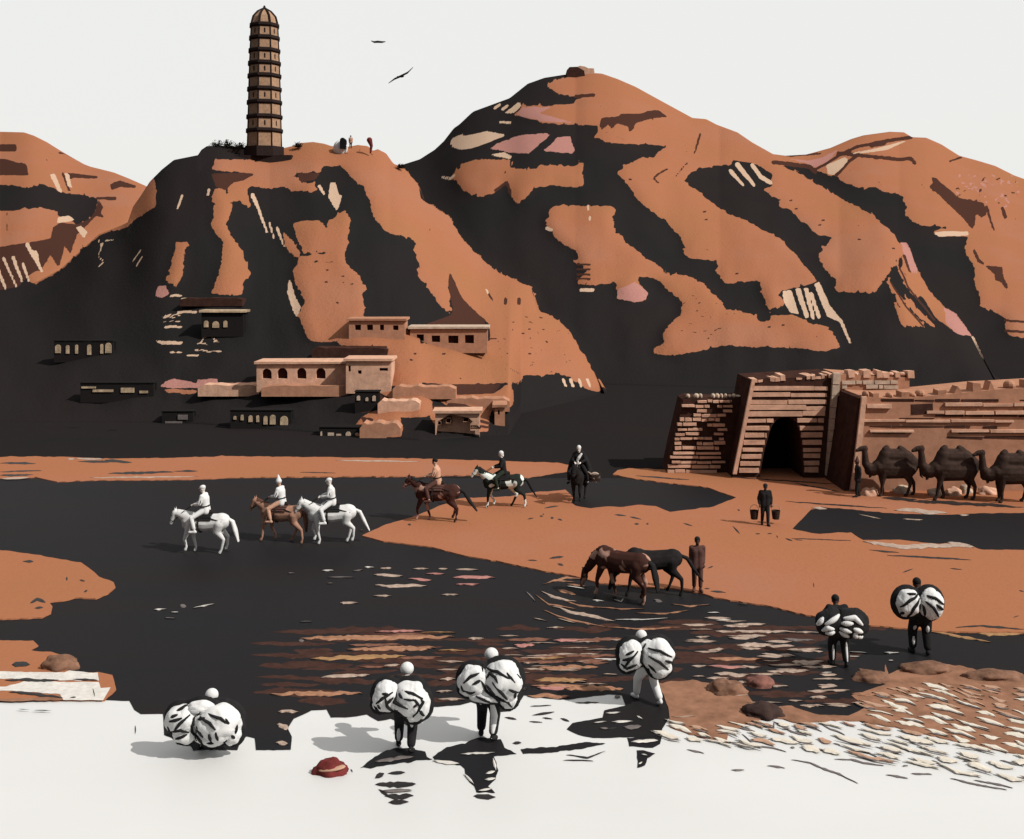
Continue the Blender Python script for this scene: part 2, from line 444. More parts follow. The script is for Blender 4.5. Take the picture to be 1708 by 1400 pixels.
fill(bare, [(926,342),(1023,344),(1028,350),(1021,362),(1023,364),(1027,390),(1037,393),(1044,407),(1056,412),(1080,432),(1096,440),(1115,458),(1147,459),(1176,474),(1185,486),(1201,500),(1213,516),(1252,523),(1269,535),(1286,535),(1287,526),(1322,526),(1357,540),(1384,546),(1392,564),(1401,579),(1378,586),(1325,581),(1208,577),(1178,582),(1145,591),(1119,593),(1093,590),(1089,582),(1107,575),(1106,556),(1115,542),(1136,523),(1136,502),(1110,483),(1098,465),(1065,462),(1067,474),(1081,488),(1078,500),(1061,504),(1030,499),(1037,490),(1030,483),(1028,472),(995,475),(965,474),(965,467),(981,451),(962,450),(976,444),(955,438),(965,430),(960,418),(944,411),(923,394),(922,386),(904,371),(915,362),(913,352)])
fill(bare, [(754,296),(768,275),(794,266),(840,266),(857,273),(848,277),(859,282),(894,282),(897,276),(958,277),(974,269),(972,294),(975,315),(948,312),(920,309),(887,315),(880,329),(864,341),(852,326),(845,305),(840,305),(826,322),(803,329),(777,321),(765,308)])
fill(pinkc, [(816,248),(830,240),(858,228),(870,226),(913,222),(917,226),(895,245),(880,256),(850,254)]); fill(pinkc, [(905,252),(920,240),(930,229),(950,228),(953,235),(960,251),(955,256)])
fill(pinkc, [(1030,483),(1060,470),(1081,488),(1078,500),(1061,504),(1030,499)]); fill(pinkc, [(905,203),(860,192),(871,180),(920,178),(900,190),(960,205)])
fill(chalk, [(750,238),(755,230),(770,224),(775,227),(812,219),(842,224),(840,228),(790,247),(770,250),(755,246)]); fill(chalk, [(816,258),(842,254),(855,262),(850,266),(840,263)])
fill(chalk, [(840,190),(865,170),(871,176),(858,188)]); stroke(chalk, [(825,181),(834,174)], 5, 4); stroke(chalk, [(838,183),(847,176)], 5, 4); stroke(chalk, [(834,204),(852,205)], 4)
stroke(chalk, [(738,296),(752,298),(758,292)], 4); stroke(chalk, [(912,381),(920,384)], 6); stroke(chalk, [(970,484),(988,484)], 6)
stroke(chalk, [(981,344),(982,350)], 4); stroke(chalk, [(984,362),(984,367)], 4)
fill(umber, [(1000,212),(1002,197),(1033,194),(1035,190),(1070,190),(1080,185),(1098,184),(1115,196),(1090,197),(1060,206),(1058,214),(1050,222),(1048,212),(1030,206),(1020,215),(1015,208),(1005,216)])
stroke(umber, [(1168,223),(1158,257)], 4, 3); stroke(umber, [(1146,272),(1140,278),(1128,294)], 3, 2); stroke(umber, [(1113,282),(1098,290),(1090,298),(1098,305)], 3); stroke(umber, [(960,161),(990,159)], 6)
stroke(umber, [(1001,217),(1046,235)], 1.5); stroke(umber, [(826,318),(845,304),(852,325)], 5)
for y in (441, 449, 458, 465): stroke(umber, [(963, y), (984, y + 1)], 3.4)
for pl in ([(1305,485),(1320,484),(1333,525),(1318,522),(1308,505)],[(1326,482),(1335,480),(1350,530),(1343,531)],[(1340,481),(1347,480),(1360,534),(1354,532)],[(1350,488),(1355,487),(1370,530),(1364,533)],[(1358,474),(1367,470),(1384,510),(1405,535),(1421,574),(1417,574),(1400,537),(1380,528),(1372,510)]): fill(chalk, pl)
fill(bare, [(1503,405),(1521,423),(1530,453),(1559,497),(1586,520),(1621,560),(1597,558),(1560,528),(1530,485),(1505,450)])
for pl in ([(1497,440),(1510,460),(1535,492),(1533,497),(1520,490),(1500,462)],[(1505,483),(1520,505),(1545,528),(1567,550),(1540,538),(1515,510)],[(1482,460),(1497,487),(1520,520),(1544,548),(1520,538),(1497,505),(1480,472)],[(1487,500),(1500,512),(1533,546),(1506,544)]): fill(bare, pl)
fill(pinkc, [(1503,405),(1512,405),(1524,430),(1530,455),(1520,455),(1512,435)]); fill(pinkc, [(1575,512),(1592,522),(1621,560),(1597,558),(1578,540)])
stroke(umber, [(1508,426),(1518,455)], 5, 3); stroke(umber, [(1500,445),(1515,480),(1560,535)], 3); stroke(umber, [(1485,470),(1510,510),(1540,545)], 3)
stroke(chalk, [(1622,562),(1640,598)], 3.5, 2.5); stroke(chalk, [(1218,285),(1240,310)], 7, 4); stroke(chalk, [(1230,275),(1258,310)], 9, 5); stroke(chalk, [(1255,275),(1268,295),(1285,305)], 7)
for _ in range(26):
    x = random.uniform(1140, 1240); y = random.uniform(480, 570)
    stroke(umber, [(x, y), (x + random.uniform(-8, 8), y + random.uniform(-2, 2))], 2)
for x, y in ((1048,300),(1172,354),(1175,367),(1316,335),(1325,349),(1370,368),(1365,376),(1430,400),(1487,415),(1226,457),(1303,543),(1280,546)): stroke(umber, [(x, y), (x + 6, y - 1)], 2.6)
# --- right hill
fill(bare, [(1290,262),(1340,250),(1400,230),(1440,216),(1490,209),(1525,215),(1560,222),(1605,250),(1650,265),(1860,290),(1860,564),(1706,564),(1681,558),(1673,543),(1682,532),(1659,520),(1635,511),(1632,488),(1626,469),(1624,439),(1615,429),(1610,415),(1615,394),(1566,395),(1556,387),(1584,379),(1533,377),(1523,373),(1509,354),(1514,345),(1502,326),(1472,319),(1458,310),(1439,316),(1413,308),(1400,300),(1392,294),(1355,284),(1350,275),(1308,272)])
fill(umber, [(1553,296),(1561,297),(1584,317),(1598,330),(1640,338),(1645,359),(1636,364),(1628,355),(1626,373),(1622,383),(1601,359),(1566,326),(1549,312),(1556,305)])
stroke(umber, [(1520,229),(1470,237),(1430,245),(1402,258),(1375,275),(1357,284)], 6, 4); stroke(umber, [(1398,256),(1440,260),(1500,266),(1520,265),(1526,272)], 6); stroke(umber, [(1395,292),(1415,270),(1430,260)], 7, 5)
stroke(umber, [(1475,241),(1452,244)], 4); stroke(umber, [(1290,254),(1320,260),(1370,256)], 5, 3); stroke(umber, [(1290,271),(1350,278),(1360,287)], 7); stroke(umber, [(1583,270),(1605,262)], 3); stroke(umber, [(1645,345),(1658,385)], 5, 3); stroke(umber, [(1672,348),(1676,362)], 6)
fill(umber, [(1642,443),(1672,445),(1674,462),(1682,480),(1678,483),(1668,470),(1660,468),(1659,458)]); stroke(umber, [(1625,418),(1632,434),(1640,440)], 5)
fill(chalk, [(1378,275),(1410,262),(1415,268),(1400,285),(1390,292),(1380,290)]); fill(chalk, [(1408,258),(1450,250),(1490,240),(1520,232),(1480,250),(1440,256)]); fill(chalk, [(1556,389),(1575,386),(1615,386),(1617,393),(1566,395)])
fill(pinkc, [(1300,263),(1350,268),(1375,262),(1400,248),(1380,270),(1358,280),(1345,272)])
for _ in range(110):
    x = random.uniform(1590, 1700); y = random.uniform(292, 345)
    stroke(pinkc if random.random() < .7 else umber, [(x, y), (x + random.uniform(-5, 5), y + random.uniform(-4, 4))], random.uniform(1.4, 3))
for y in (535, 552): stroke(umber, [(1676, y), (1708, y + 2)], 4)
# --- left hill
fill(bare, [(-160,200),(60,200),(150,255),(260,300),(260,345),(220,370),(213,378),(165,392),(100,452),(60,474),(48,470),(45,462),(-160,480)])
fill(bare, [(-160,305),(0,307),(40,312),(75,307),(100,322),(140,325),(165,333),(160,350),(150,365),(130,375),(120,368),(97,360),(95,352),(60,347),(30,350),(12,353),(-160,352)], 0)
fill(umber, [(165,333),(172,345),(168,355),(175,365),(160,360),(155,366),(140,380),(128,392),(118,425),(108,410),(98,447),(84,425),(68,452),(52,425),(48,405),(85,398),(88,380),(100,372),(130,374),(150,365),(160,350)])
fill(umber, [(-160,412),(0,412),(45,405),(52,425),(68,452),(60,452),(45,462),(30,478),(0,484),(-160,484)])
for a, b, w in (((45,408),(70,453),7),((22,430),(37,470),6),((5,430),(28,480),5),((-8,440),(10,482),6),((38,440),(48,470),5),((60,420),(66,448),5),((55,418),(70,450),3)): stroke(chalk, [a, b], w, w * .6)
fill(chalk, [(127,380),(135,376),(146,388),(140,398)]); fill(chalk, [(97,362),(115,360),(125,367),(110,371),(95,372)]); fill(chalk, [(83,291),(92,290),(104,322),(97,320)]); fill(chalk, [(108,289),(115,290),(120,315),(112,310)])
stroke(umber, [(105,290),(115,318)], 4); stroke(umber, [(90,290),(100,320)], 3); fill(umber, [(112,288),(163,294),(162,298),(120,297),(118,303)]); fill(umber, [(183,308),(200,301),(227,310),(226,314),(200,312),(187,318)]); stroke(umber, [(162,331),(192,331)], 4, 6)
fill(umber, [(-160,240),(27,241),(27,253),(-160,254)]); fill(umber, [(-160,262),(10,265),(30,272),(44,273),(48,293),(-160,294)]); stroke(umber, [(97,256),(112,255)], 3)
stroke(umber, [(12,355),(10,405)], 1.5)

RELIEF = blur(bare, 9)
# carved nicks along the borders of dark and bare earth, running down the slopes
rk = random.Random(44); E_ = blur(bare, 2); cnt_ = 0
yy_, xx_ = np.where((E_ > .3) & (E_ < .7))
for q_ in rk.sample(range(len(yy_)), min(1500, len(yy_))):
    x_ = xx_[q_] - OX; y_ = yy_[q_]
    if y_ > 640 or y_ < 110: continue
    a_ = rk.gauss(0, .55) + (1.15 if x_ > 620 else (1.35 if x_ > 240 else .9)); l_ = rk.uniform(3, 10); w_ = rk.uniform(1.5, 2.9)
    dx_, dy_ = math.cos(a_) * l_, math.sin(a_) * l_
    stroke(bare, [(x_ - dx_ * .5, y_ - dy_ * .5), (x_ + dx_ * .5, y_ + dy_ * .5)], w_, 1.2, float(rk.random() < .5))
yy_, xx_ = np.where((blur(bare, 5) > .97)); 
for q_ in rk.sample(range(len(yy_)), min(170, len(yy_))):
    x_ = xx_[q_] - OX; y_ = yy_[q_]; a_ = rk.uniform(.2, 1.5); l_ = rk.uniform(3, 11)
    if y_ > 640: continue
    stroke(umber, [(x_, y_), (x_ + math.cos(a_) * l_, y_ + math.sin(a_) * l_)], rk.uniform(1.2, 2.2), 1.0)
bareB = blur(bare, 1, 2); chalkB = blur(chalk, 1, 1); umberB = blur(umber, 1, 1); pinkB = blur(pinkc, 1, 1)

class Hill:
    def __init__(self, name, crest, dc, base, label, relief=1.6, step=2.6, curve=.45, stepx=3.0):
        self.cx = [p[0] for p in crest]; self.cy = [p[1] for p in crest]
        self.dx = [p[0] for p in dc]; self.dy = [p[1] for p in dc]
        self.bx = [p[0] for p in base]; self.by = [p[1] for p in base]
        self.curve = curve; self.relief = relief
        gx = np.arange(self.cx[0] - 200, self.cx[-1] + 200, 4.0); gy = np.interp(gx, self.cx, self.cy)
        kn = np.exp(-np.linspace(-2.2, 2.2, 35) ** 2); kn /= kn.sum()
        self.sx = gx; self.sy = np.convolve(np.pad(gy, 17, mode='edge'), kn, mode='valid')
        x0, x1 = self.cx[0], self.cx[-1]
        nx = int((x1 - x0) / stepx) + 1
        X = np.linspace(x0, x1, nx)
        yc = np.interp(X, self.cx, self.cy); yb = np.interp(X, self.bx, self.by); yb = np.maximum(yb, yc + .5)
        ny = int((yb - yc).max() / step) + 1
        S = np.linspace(0, 1, ny)
        XX = np.repeat(X[None, :], ny, 0)
        # the ragged skyline
        YY = yb[None, :] + (yc - yb)[None, :] * S[:, None]
        D = self.depth(XX, YY)
        rel = (1 - sample(RELIEF, XX, YY))
        fade = (np.clip(S * 12, 0, 1) * np.clip((1 - S) * 14, 0, 1))[:, None]
        nzv = np.zeros_like(XX)
        for (sx, sy, am) in ((.021, .016, .5), (.07, .05, .05)):
            a = np.array([[mnoise.noise(Vector((xx * sx, yy * sy, 3.3 + am))) for xx in X] for yy in np.linspace(200, 700, 90)])
            idx = np.clip((YY - 200) / 500 * 89, 0, 88.999); i0 = idx.astype(int); fr = idx - i0
            jj = np.repeat(np.arange(nx)[None, :], ny, 0)
            nzv += am * (a[i0, jj] * (1 - fr) + a[np.minimum(i0 + 1, 89), jj] * fr)
        D = D + fade * (rel * relief + nzv * relief)
        PX = (XX - CX) * D / F; PZ = CAMZ - (YY - HY) * D / F
        jx = np.zeros_like(XX); jy = np.zeros_like(XX)
        for r_ in range(ny):
            for c_ in range(nx):
                a_ = XX[r_, c_]; b_ = YY[r_, c_]
                n1 = mnoise.noise_vector(Vector((a_ * .045, b_ * .06, 1.7))); n2 = mnoise.noise_vector(Vector((a_ * .19, b_ * .24, 6.1)))
                jx[r_, c_] = n1.x * 2.4 + n2.x * 1.7; jy[r_, c_] = n1.y * 1.8 + n2.y * 1.2
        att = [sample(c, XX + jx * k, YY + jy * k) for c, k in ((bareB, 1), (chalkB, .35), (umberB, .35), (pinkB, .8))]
        # the far side runs down behind the crest
        nb = 14
        Dc = D[-1]; Zc = PZ[-1]; depthspan = np.maximum(np.interp(X, self.dx, self.dy) - gd(yb), 4.0)
        bx = []; byy = []; bz = []
        for k in range(1, nb + 1):
            q = k / nb
            Dk = Dc + depthspan * q * 1.1
            bx.append(PX[-1] * (1 + .15 * q)); byy.append(Dk); bz.append((Zc + 1) * (1 - q * q * (1.6 - .6 * q)) - 1)
        PX = np.vstack([PX, np.array(bx)]); PY = np.vstack([D, np.array(byy)]); PZ = np.vstack([PZ, np.array(bz)])
        PZ[0] -= .5
        att = [np.vstack([a, np.repeat(a[-1:], nb, 0)]) for a in att]
        R = ny + nb
        co = np.stack([PX, PY, PZ], -1).reshape(-1, 3)
        ii = (np.arange(R - 1)[:, None] * nx + np.arange(nx - 1)[None, :]).ravel()
        fc = np.stack([ii, ii + 1, ii + nx + 1, ii + nx], -1)
        me = bpy.data.meshes.new(name)
        me.vertices.add(len(co)); me.vertices.foreach_set('co', co.ravel())
        me.loops.add(len(fc) * 4); me.loops.foreach_set('vertex_index', fc.ravel().astype(np.int32))
        me.polygons.add(len(fc)); me.polygons.foreach_set('loop_start', (np.arange(len(fc)) * 4).astype(np.int32))
        me.update(calc_edges=True); me.validate()
        me.polygons.foreach_set('use_smooth', [True] * len(me.polygons))
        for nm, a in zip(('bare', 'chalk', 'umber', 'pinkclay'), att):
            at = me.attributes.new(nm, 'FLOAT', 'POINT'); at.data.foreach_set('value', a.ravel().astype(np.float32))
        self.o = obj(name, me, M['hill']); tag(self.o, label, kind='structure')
    def depth(self, x, y):
        yc = np.interp(x, self.sx, self.sy); yb = np.interp(x, self.bx, self.by); yc = np.minimum(yc, yb - 6)
        Db = gd(yb); Dc = np.maximum(np.interp(x, self.dx, self.dy), Db + .5)
        s = np.clip((yb - y) / (yb - yc), 0, 1.25)
        return Db + (Dc - Db) * ((1 - self.curve) * s + self.curve * s ** 2.4)
    def D(self, x, y): return float(self.depth(np.array([float(x)]), np.array([float(y)]))[0])

pagoda_hill = Hill('pagoda_hill',
    [(-420,560),(-160,510),(0,488),(50,476),(100,450),(165,391),(200,377),(213,371),(222,345),(234,328),(250,303),(270,283),(290,267),(330,259),(336,250),(345,244),(380,243),(410,246),(474,247),(492,243),(499,239),(522,237),(541,240),(553,244),(581,245),(597,242),(614,244),(622,252),(630,249),(644,256),(656,273),(672,280),(684,291),(698,308),(703,333),(722,343),(733,352),(748,359),(759,378),(773,401),(797,425),(825,451),(858,467),(886,479),(892,493),(899,518),(921,529),(942,543),(956,561),(969,584),(987,611),(1004,646),(1008,656)],
    [(-420,100),(0,112),(250,122),(450,130),(650,128),(800,118),(900,106),(1008,92)],
    [(-420,700),(300,706),(700,736),(850,725),(870,690),(1008,657)],
    'steep hill of bare orange ridges and dark gullies carrying the pagoda', relief=.8)
main_hill = Hill('round_hill',
    [(470,520),(560,400),(620,310),(665,277),(700,266),(725,250),(740,236),(757,214),(766,208),(785,190),(790,186),(850,164),(880,140),(908,130),(940,125),(975,121),(1004,123),(1030,132),(1060,145),(1100,167),(1155,197),(1178,199),(1195,208),(1230,221),(1255,238),(1280,252),(1312,270),(1331,287),(1362,305),(1402,327),(1439,348),(1460,360),(1486,384),(1505,402),(1521,421),(1530,451),(1559,494),(1586,517),(1621,557),(1642,600),(1660,634),(1690,655)],
    [(470,150),(665,190),(960,205),(1200,195),(1400,165),(1560,128),(1690,95)],
    [(470,640),(900,640),(1300,650),(1690,662)],
    'tall round hill of orange slopes with dark gullies in the middle distance', relief=1.3)
right_hill = Hill('far_hill',
    [(1100,400),(1200,290),(1280,256),(1310,260),(1345,258),(1385,247),(1420,232),(1440,226),(1484,220),(1508,221),(1521,229),(1545,230),(1570,241),(1600,260),(1630,268),(1660,277),(1692,293),(1740,310),(1900,380),(2150,520)],
    [(1100,230),(1500,270),(2150,240)], [(1100,590),(2150,590)],
    'far rounded hill at the right with dark ridge lines', relief=1.5)
left_hill = Hill('distant_hill',
    [(-700,400),(-300,250),(-120,222),(0,220),(40,221),(58,227),(80,241),(100,253),(130,270),(150,278),(190,288),(215,298),(240,309),(300,350),(360,430)],
    [(-700,180),(0,230),(360,190)], [(-700,600),(360,600)],
    'distant orange hill with dark bands at the left', relief=1.4)

# ------------------------------------------------------------------ the ground
def bigplane():
    me = bpy.data.meshes.new('ground')
    n = 24; xs = np.linspace(-1, 1, n + 1); xs = np.sign(xs) * np.abs(xs) ** 2.2 * 3000
    v = [(x, y + 120, 0) for y in xs for x in xs]
    f = [(j * (n + 1) + i, j * (n + 1) + i + 1, (j + 1) * (n + 1) + i + 1, (j + 1) * (n + 1) + i) for j in range(n) for i in range(n)]
    me.from_pydata(v, [], f); return tag(obj('ground', me, M['ground']), 'dark earth on the valley floor', kind='structure')
bigplane()
sheet('shallows', [(-1500,1075),(3200,1075),(9000,2400),(-7000,2400)], .008, M['shallow'], amp=0, label='pale shallow water along the near bank')
river_poly = [(-900,798),(2600,798),(2600,1120),(1790,1137),(1708,1140),(1650,1150),(1440,1206),(1425,1200),(1300,1192),(1117,1196),(1105,1215),(1100,1229),(990,1231),(965,1226),(945,1216),(955,1206),(1005,1197),(1008,1185),(1043,1177),(1037,1160),(1014,1158),(948,1167),(920,1166),(892,1162),(874,1160),(866,1172),(852,1186),(836,1187),(800,1176),(786,1171),(768,1176),(724,1179),(716,1196),(690,1208),(684,1212),(652,1199),(631,1203),(612,1192),(585,1196),(552,1197),(545,1184),(520,1185),(490,1199),(480,1215),(487,1229),(485,1251),(427,1251),(425,1231),(412,1228),(402,1234),(396,1251),(345,1250),(322,1252),(318,1244),(295,1241),(290,1232),(274,1226),(272,1191),(235,1191),(224,1184),(216,1169),(172,1168),(-900,1190)]
sheet('river', river_poly, .02, M['river'], amp=.8, label='dark river between the sand banks')
sheet('far_bank', [(-700,766),(-80,764),(60,761),(170,765),(290,764),(370,761),(560,763),(700,765),(800,768),(870,770),(930,772),(975,779),(940,786),(880,796),(820,791),(700,794),(620,794),(400,796),(310,800),(150,801),(95,804),(58,795),(-80,801),(-700,803)], .06, M['bank'], skirt=.06, label='thin orange sand bank below the hill')
ribbons('bank_streaks', [([(0,773),(60,773)],5),([(0,787),(70,785)],3),([(0,793),(55,792)],5),([(130,770),(210,770)],5),([(175,768),(220,771)],6),([(180,790),(290,787)],5),([(290,786),(330,786)],4),([(500,788),(560,789)],2)], .066, M['ripple_dark'], h=.01)
ribbons('bank_streaks', [([(112,765),(125,766)],5),([(125,765),(172,766)],4),([(150,797),(330,795)],3),([(0,798),(50,797)],4),([(560,768),(700,770)],3)], .066, M['ripple_pale'], h=.01)
land = [(604,893),(640,903),(720,912),(780,928),(827,935),(911,953),(956,960),(1000,972),(1060,978),(1122,981),(1153,986),(1167,988),(1190,996),(1239,1004),(1282,1010),(1335,1023),(1362,1029),(1452,1043),(1505,1048),(1545,1051),(1594,1054),(1708,1054),(2400,1056),(2400,775),(1708,775),(1240,782),(1120,784),(1050,781),(1030,784),(1022,791),(1060,799),(1130,807),(1180,813),(1228,830),(1190,845),(1160,849),(1118,854),(1094,845),(1062,842),(1040,846),(1010,845),(985,848),(960,844),(952,838),(957,830),(943,817),(894,821),(850,828),(806,830),(767,831),(730,845),(693,861),(644,875)]
sheet('sand_bank', land, .06, M['bank'], skirt=.06, label='broad orange sand spit running up to the gate', amp=1.0)
sheet('pond', [(1322,882),(1353,850),(1370,846),(1400,848),(1480,856),(1580,859),(1640,856),(1708,856),(2300,858),(2300,917),(1708,917),(1640,917),(1600,905),(1560,907),(1500,900),(1440,901),(1420,888),(1360,890)], .066, M['river'], label='dark pool on the sand spit beside the gate')
ribbons('bank_streaks', [([(1354,847),(1380,849)],5),([(1492,850),(1580,857)],9),([(1580,905),(1625,912)],8),([(1440,903),(1500,912),(1620,910)],10),([(1505,866),(1540,867)],2.5),([(1432,858),(1470,866)],2.5),([(1598,859),(1617,859)],4)], .072, M['ripple_pale'], h=.02)
ribbons('bank_streaks', [([(1310,836),(1360,840),(1480,848)],3),([(1325,806),(1400,820)],3),([(1480,926),(1620,934)],4),([(1320,898),(1420,902)],2),([(1450,917),(1500,922)],3),([(1480,833),(1600,840),(1708,846)],7),([(1470,830),(1530,834)],6),([(1220,796),(1400,808)],2.5),([(1060,794),(1150,800)],3)], .066, M['ripple_dark'], h=.01)
ribbons('footprints', [([(x, y), (x + w, y + dy)], t) for x, y, w, dy, t in ((680,875,6,0,4),(908,848,24,-4,4),(880,866,10,-2,3),(900,861,6,0,3),(918,864,6,0,4),(930,866,8,2,3),(1025,858,20,2,4),(1050,862,20,4,3),(1058,874,8,0,4),(1078,874,4,0,4),(1140,873,15,4,3),(1222,878,12,12,3.5),(1230,850,4,2,3),(1310,898,12,4,3),(1260,890,8,0,2.5),(1280,890,8,0,2.5),(1295,893,3,4,2.5),(1325,900,14,1,2),(1165,930,5,6,3),(1180,948,10,-4,3),(1175,982,9,0,3),(1185,986,26,3,4),(600,884,6,0,3),(916,931,24,-3,5),(880,934,16,1,3),(930,940,10,3,4),(905,858,3,0,3),(1505,955,18,-6,3),(1585,948,20,2,2.5),(1230,1006,18,2,2),(1357,972,1,8,2),(1690,1030,10,-3,2.5),(1700,985,8,2,2.5))], .066, M['ripple_dark'], h=.008)
ribbons('shore_lines', [([(1545,1052),(1580,1058),(1653,1071)],5),([(1604,1050),(1650,1057),(1708,1058)],8)], .026, M['ochre'], h=.02)
ribbons('shore_lines', [([(1594,1046),(1640,1044),(1708,1050)],4)], .068, M['ripple_dark'], h=.01)
sheet('near_bank', [(-700,913),(-80,915),(10,918),(60,925),(95,932),(135,938),(150,948),(165,962),(190,971),(193,980),(180,990),(160,998),(125,997),(105,1002),(82,1004),(88,1012),(85,1022),(70,1030),(12,1032),(-80,1032),(-700,1034)], .06, M['bank'], skirt=.06, label='small orange sand tongue at the left edge')
ribbons('bank_streaks', [([(38,936),(56,937)],5),([(50,1006),(62,1000),(76,1005)],8),([(110,966),(113,966)],7),([(133,967),(142,969)],4),([(140,988),(146,984)],5),([(58,1014),(72,1014)],5)], .068, M['ripple_dark'], h=.01)
sheet('low_bank', [(-700,1066),(-80,1068),(55,1069),(64,1077),(50,1085),(85,1088),(105,1093),(117,1110),(112,1121),(163,1121),(188,1126),(194,1150),(175,1167),(-80,1168),(-700,1170)], .05, M['bank'], skirt=.05, label='low pink and orange bank at the lower left')
sheet('foam_shelf', [(-300,1122),(0,1120),(108,1122),(115,1119),(163,1122),(165,1135),(100,1135),(20,1132),(-300,1133)], .058, M['ripple_white'], label='white strip of still water on the low bank')
sheet('foam_shelf', [(-300,1143),(10,1145),(40,1137),(165,1138),(168,1148),(185,1147),(172,1168),(105,1168),(100,1158),(20,1152),(-300,1155)], .058, M['ripple_white'], label='white strip of still water at the foot of the low bank')
sheet('sill', [(-300,1163),(0,1166),(60,1164),(105,1160),(105,1168),(0,1170),(-300,1170)], .056, M['shore'], label='brown silt edge of the low bank')
ribbons('bank_streaks', [([(8,1134),(98,1134)],6),([(122,1133),(163,1134)],4),([(15,1154),(60,1158),(105,1164)],6),([(155,1148),(158,1162)],2),([(117,1163),(127,1163)],3),([(55,1185),(87,1185)],2),([(30,1183),(50,1184)],1.5),([(20,1108),(50,1108)],12)], .064, M['ripple_dark'], h=.008)
shore = [(1098,1140),(1155,1134),(1187,1140),(1215,1136),(1240,1150),(1262,1178),(1320,1178),(1360,1192),(1415,1194),(1446,1180),(1420,1160),(1478,1142),(1455,1130),(1432,1115),(1475,1122),(1476,1108),(1482,1124),(1530,1106),(1600,1110),(1650,1122),(1708,1135),(2400,1150),(2600,1330),(1708,1258),(1640,1246),(1560,1228),(1500,1214),(1440,1203),(1400,1200),(1330,1205),(1290,1195),(1250,1203),(1215,1222),(1212,1238),(1180,1232),(1150,1224),(1118,1212),(1115,1180)]
sheet('shore', shore, .035, M['shore'], skirt=.03, label='brown silt shore at the lower right', amp=1.6)

RP = {'tan': [], 'ochre': [], 'ripple_pale': [], 'ripple_white': [], 'ripple_pink': [], 'ripple_grey': []}
def st(k, x0, x1, y, w, dy=0): RP[k].append(([(x0, y), ((x0 + x1) / 2, y + dy / 2), (x1, y + dy)], w))
for a in ((500,758,1065,11,-3),(518,678,1099,10,-5)): st('tan' if a[0] == 500 else 'ochre', *a)
for a in ((578,727,1083,10,-3),(451,605,1158,10,-2),(897,998,1114,10,-1),(885,980,1144,7,0),(535,600,1063,5,0),(940,1040,1147,12,2),(880,950,1160,9,2),(1180,1270,1098,7,2),(1430,1465,1160,6,0),(1420,1470,1158,6,0)): st('tan', *a)
for a in ((890,980,1134,9,1),(700,760,1055,3,0),(880,943,1098,5,-1),(730,780,1085,4,0)): st('ochre', *a)
for a in ((625,706,1054,5,-2),(680,720,965,5,2),(710,742,957,4,0),(755,826,963,7,0),(895,950,1147,9,0),(857,892,1076,8,0),(922,978,1069,6,-2),(1180,1250,1112,7,1),(760,800,975,4,-1),(921,945,1163,5,0)): st('ripple_pink', *a)
for a in ((535,617,1129,8,-2),(464,498,1187,9,0),(640,667,1110,5,-1),(623,672,959,6,1),(634,653,948,4,0),(688,716,949,4,0),(731,747,949,4,0),(625,712,977,7,0),(622,653,994,4,0),(567,597,1006,5,0),(736,765,992,4,0),(760,798,950,4,0),(728,775,1103,4,1),(733,760,1133,6,0),(727,755,1153,5,0),(730,775,1166,5,0),(780,808,1065,5,0),(1221,1272,1043,3,0),(1220,1330,1052,6,2),(1215,1263,1064,6,0),(1228,1290,1076,9,-1),(1312,1365,1084,7,1),(1270,1327,1091,8,3),(1180,1208,1084,6,0),(1320,1375,1105,10,-1),(1293,1350,1120,7,-1),(1190,1250,1124,9,2),(1365,1397,1145,10,0),(1345,1390,1152,6,0),(1285,1315,1144,6,1),(1340,1375,1177,4,0),(1380,1420,1177,6,0),(728,765,1117,4,0),(462,482,1210,14,2),(460,480,1238,8,2),(1150,1190,1050,3,0),(1160,1185,1062,5,0),(1005,1030,1125,3,0),(1420,1450,1172,4,0),(1120,1160,1195,5,0),(1350,1380,1163,6,0)): st('ripple_pale', *a)
for a in ((537,557,952,3,0),(608,624,946,3,0),(990,1042,1099,4,2),(257,278,1017,3,-1),(285,298,1021,2.5,0),(322,358,1014,3,-7),(1180,1200,1022,3,0),(1474,1500,1089,4,0),(1370,1388,1122,3,0),(1415,1447,1087,2.5,2),(1415,1434,1095,3,0),(1482,1490,1102,3,0),(1195,1220,1035,3,-2)): st('ripple_white', *a)
for a in ((546,591,963,3,0),(588,606,953,3,-3),(857,895,940,2,0),(500,520,1037,2,0),(545,555,973,2,0),(1307,1360,1067,6,1),(498,508,1068,6,2),(480,492,956,3,0),(275,292,1031,3,0),(300,310,1010,10,4),(1025,1035,1162,6,0),(1065,1100,1092,2,0)): st('ripple_grey', *a)
RP['ripple_pale'] += [([(921,1011),(960,1023),(1027,1036)],6),([(902,986),(925,997),(962,1004)],5),([(930,1032),(960,1039)],3),([(890,1031),(912,1036)],2.5)]
RP['tan'] += [([(920,970),(945,963),(975,966)],5),([(930,984),(960,993)],8),([(990,1012),(1035,1016),(1075,1015)],3),([(945,975),(978,978)],4),([(960,950),(975,958)],4)]
RP['ripple_white'] += [([(1025,1033),(1070,1034),(1115,1031)],3),([(988,1001),(1008,1003)],4),([(1024,1000),(1036,1004),(1040,998)],3),([(945,978),(975,982)],3)]
RP['ripple_grey'] += [([(877,986),(893,1003)],4),([(1090,1000),(1105,1005)],6)]
for k, v in RP.items():
    if v: ribbons('ripples_and_reflections', v, .024, M[k], h=.025)
rr2 = random.Random(21); RB = []; RC = []
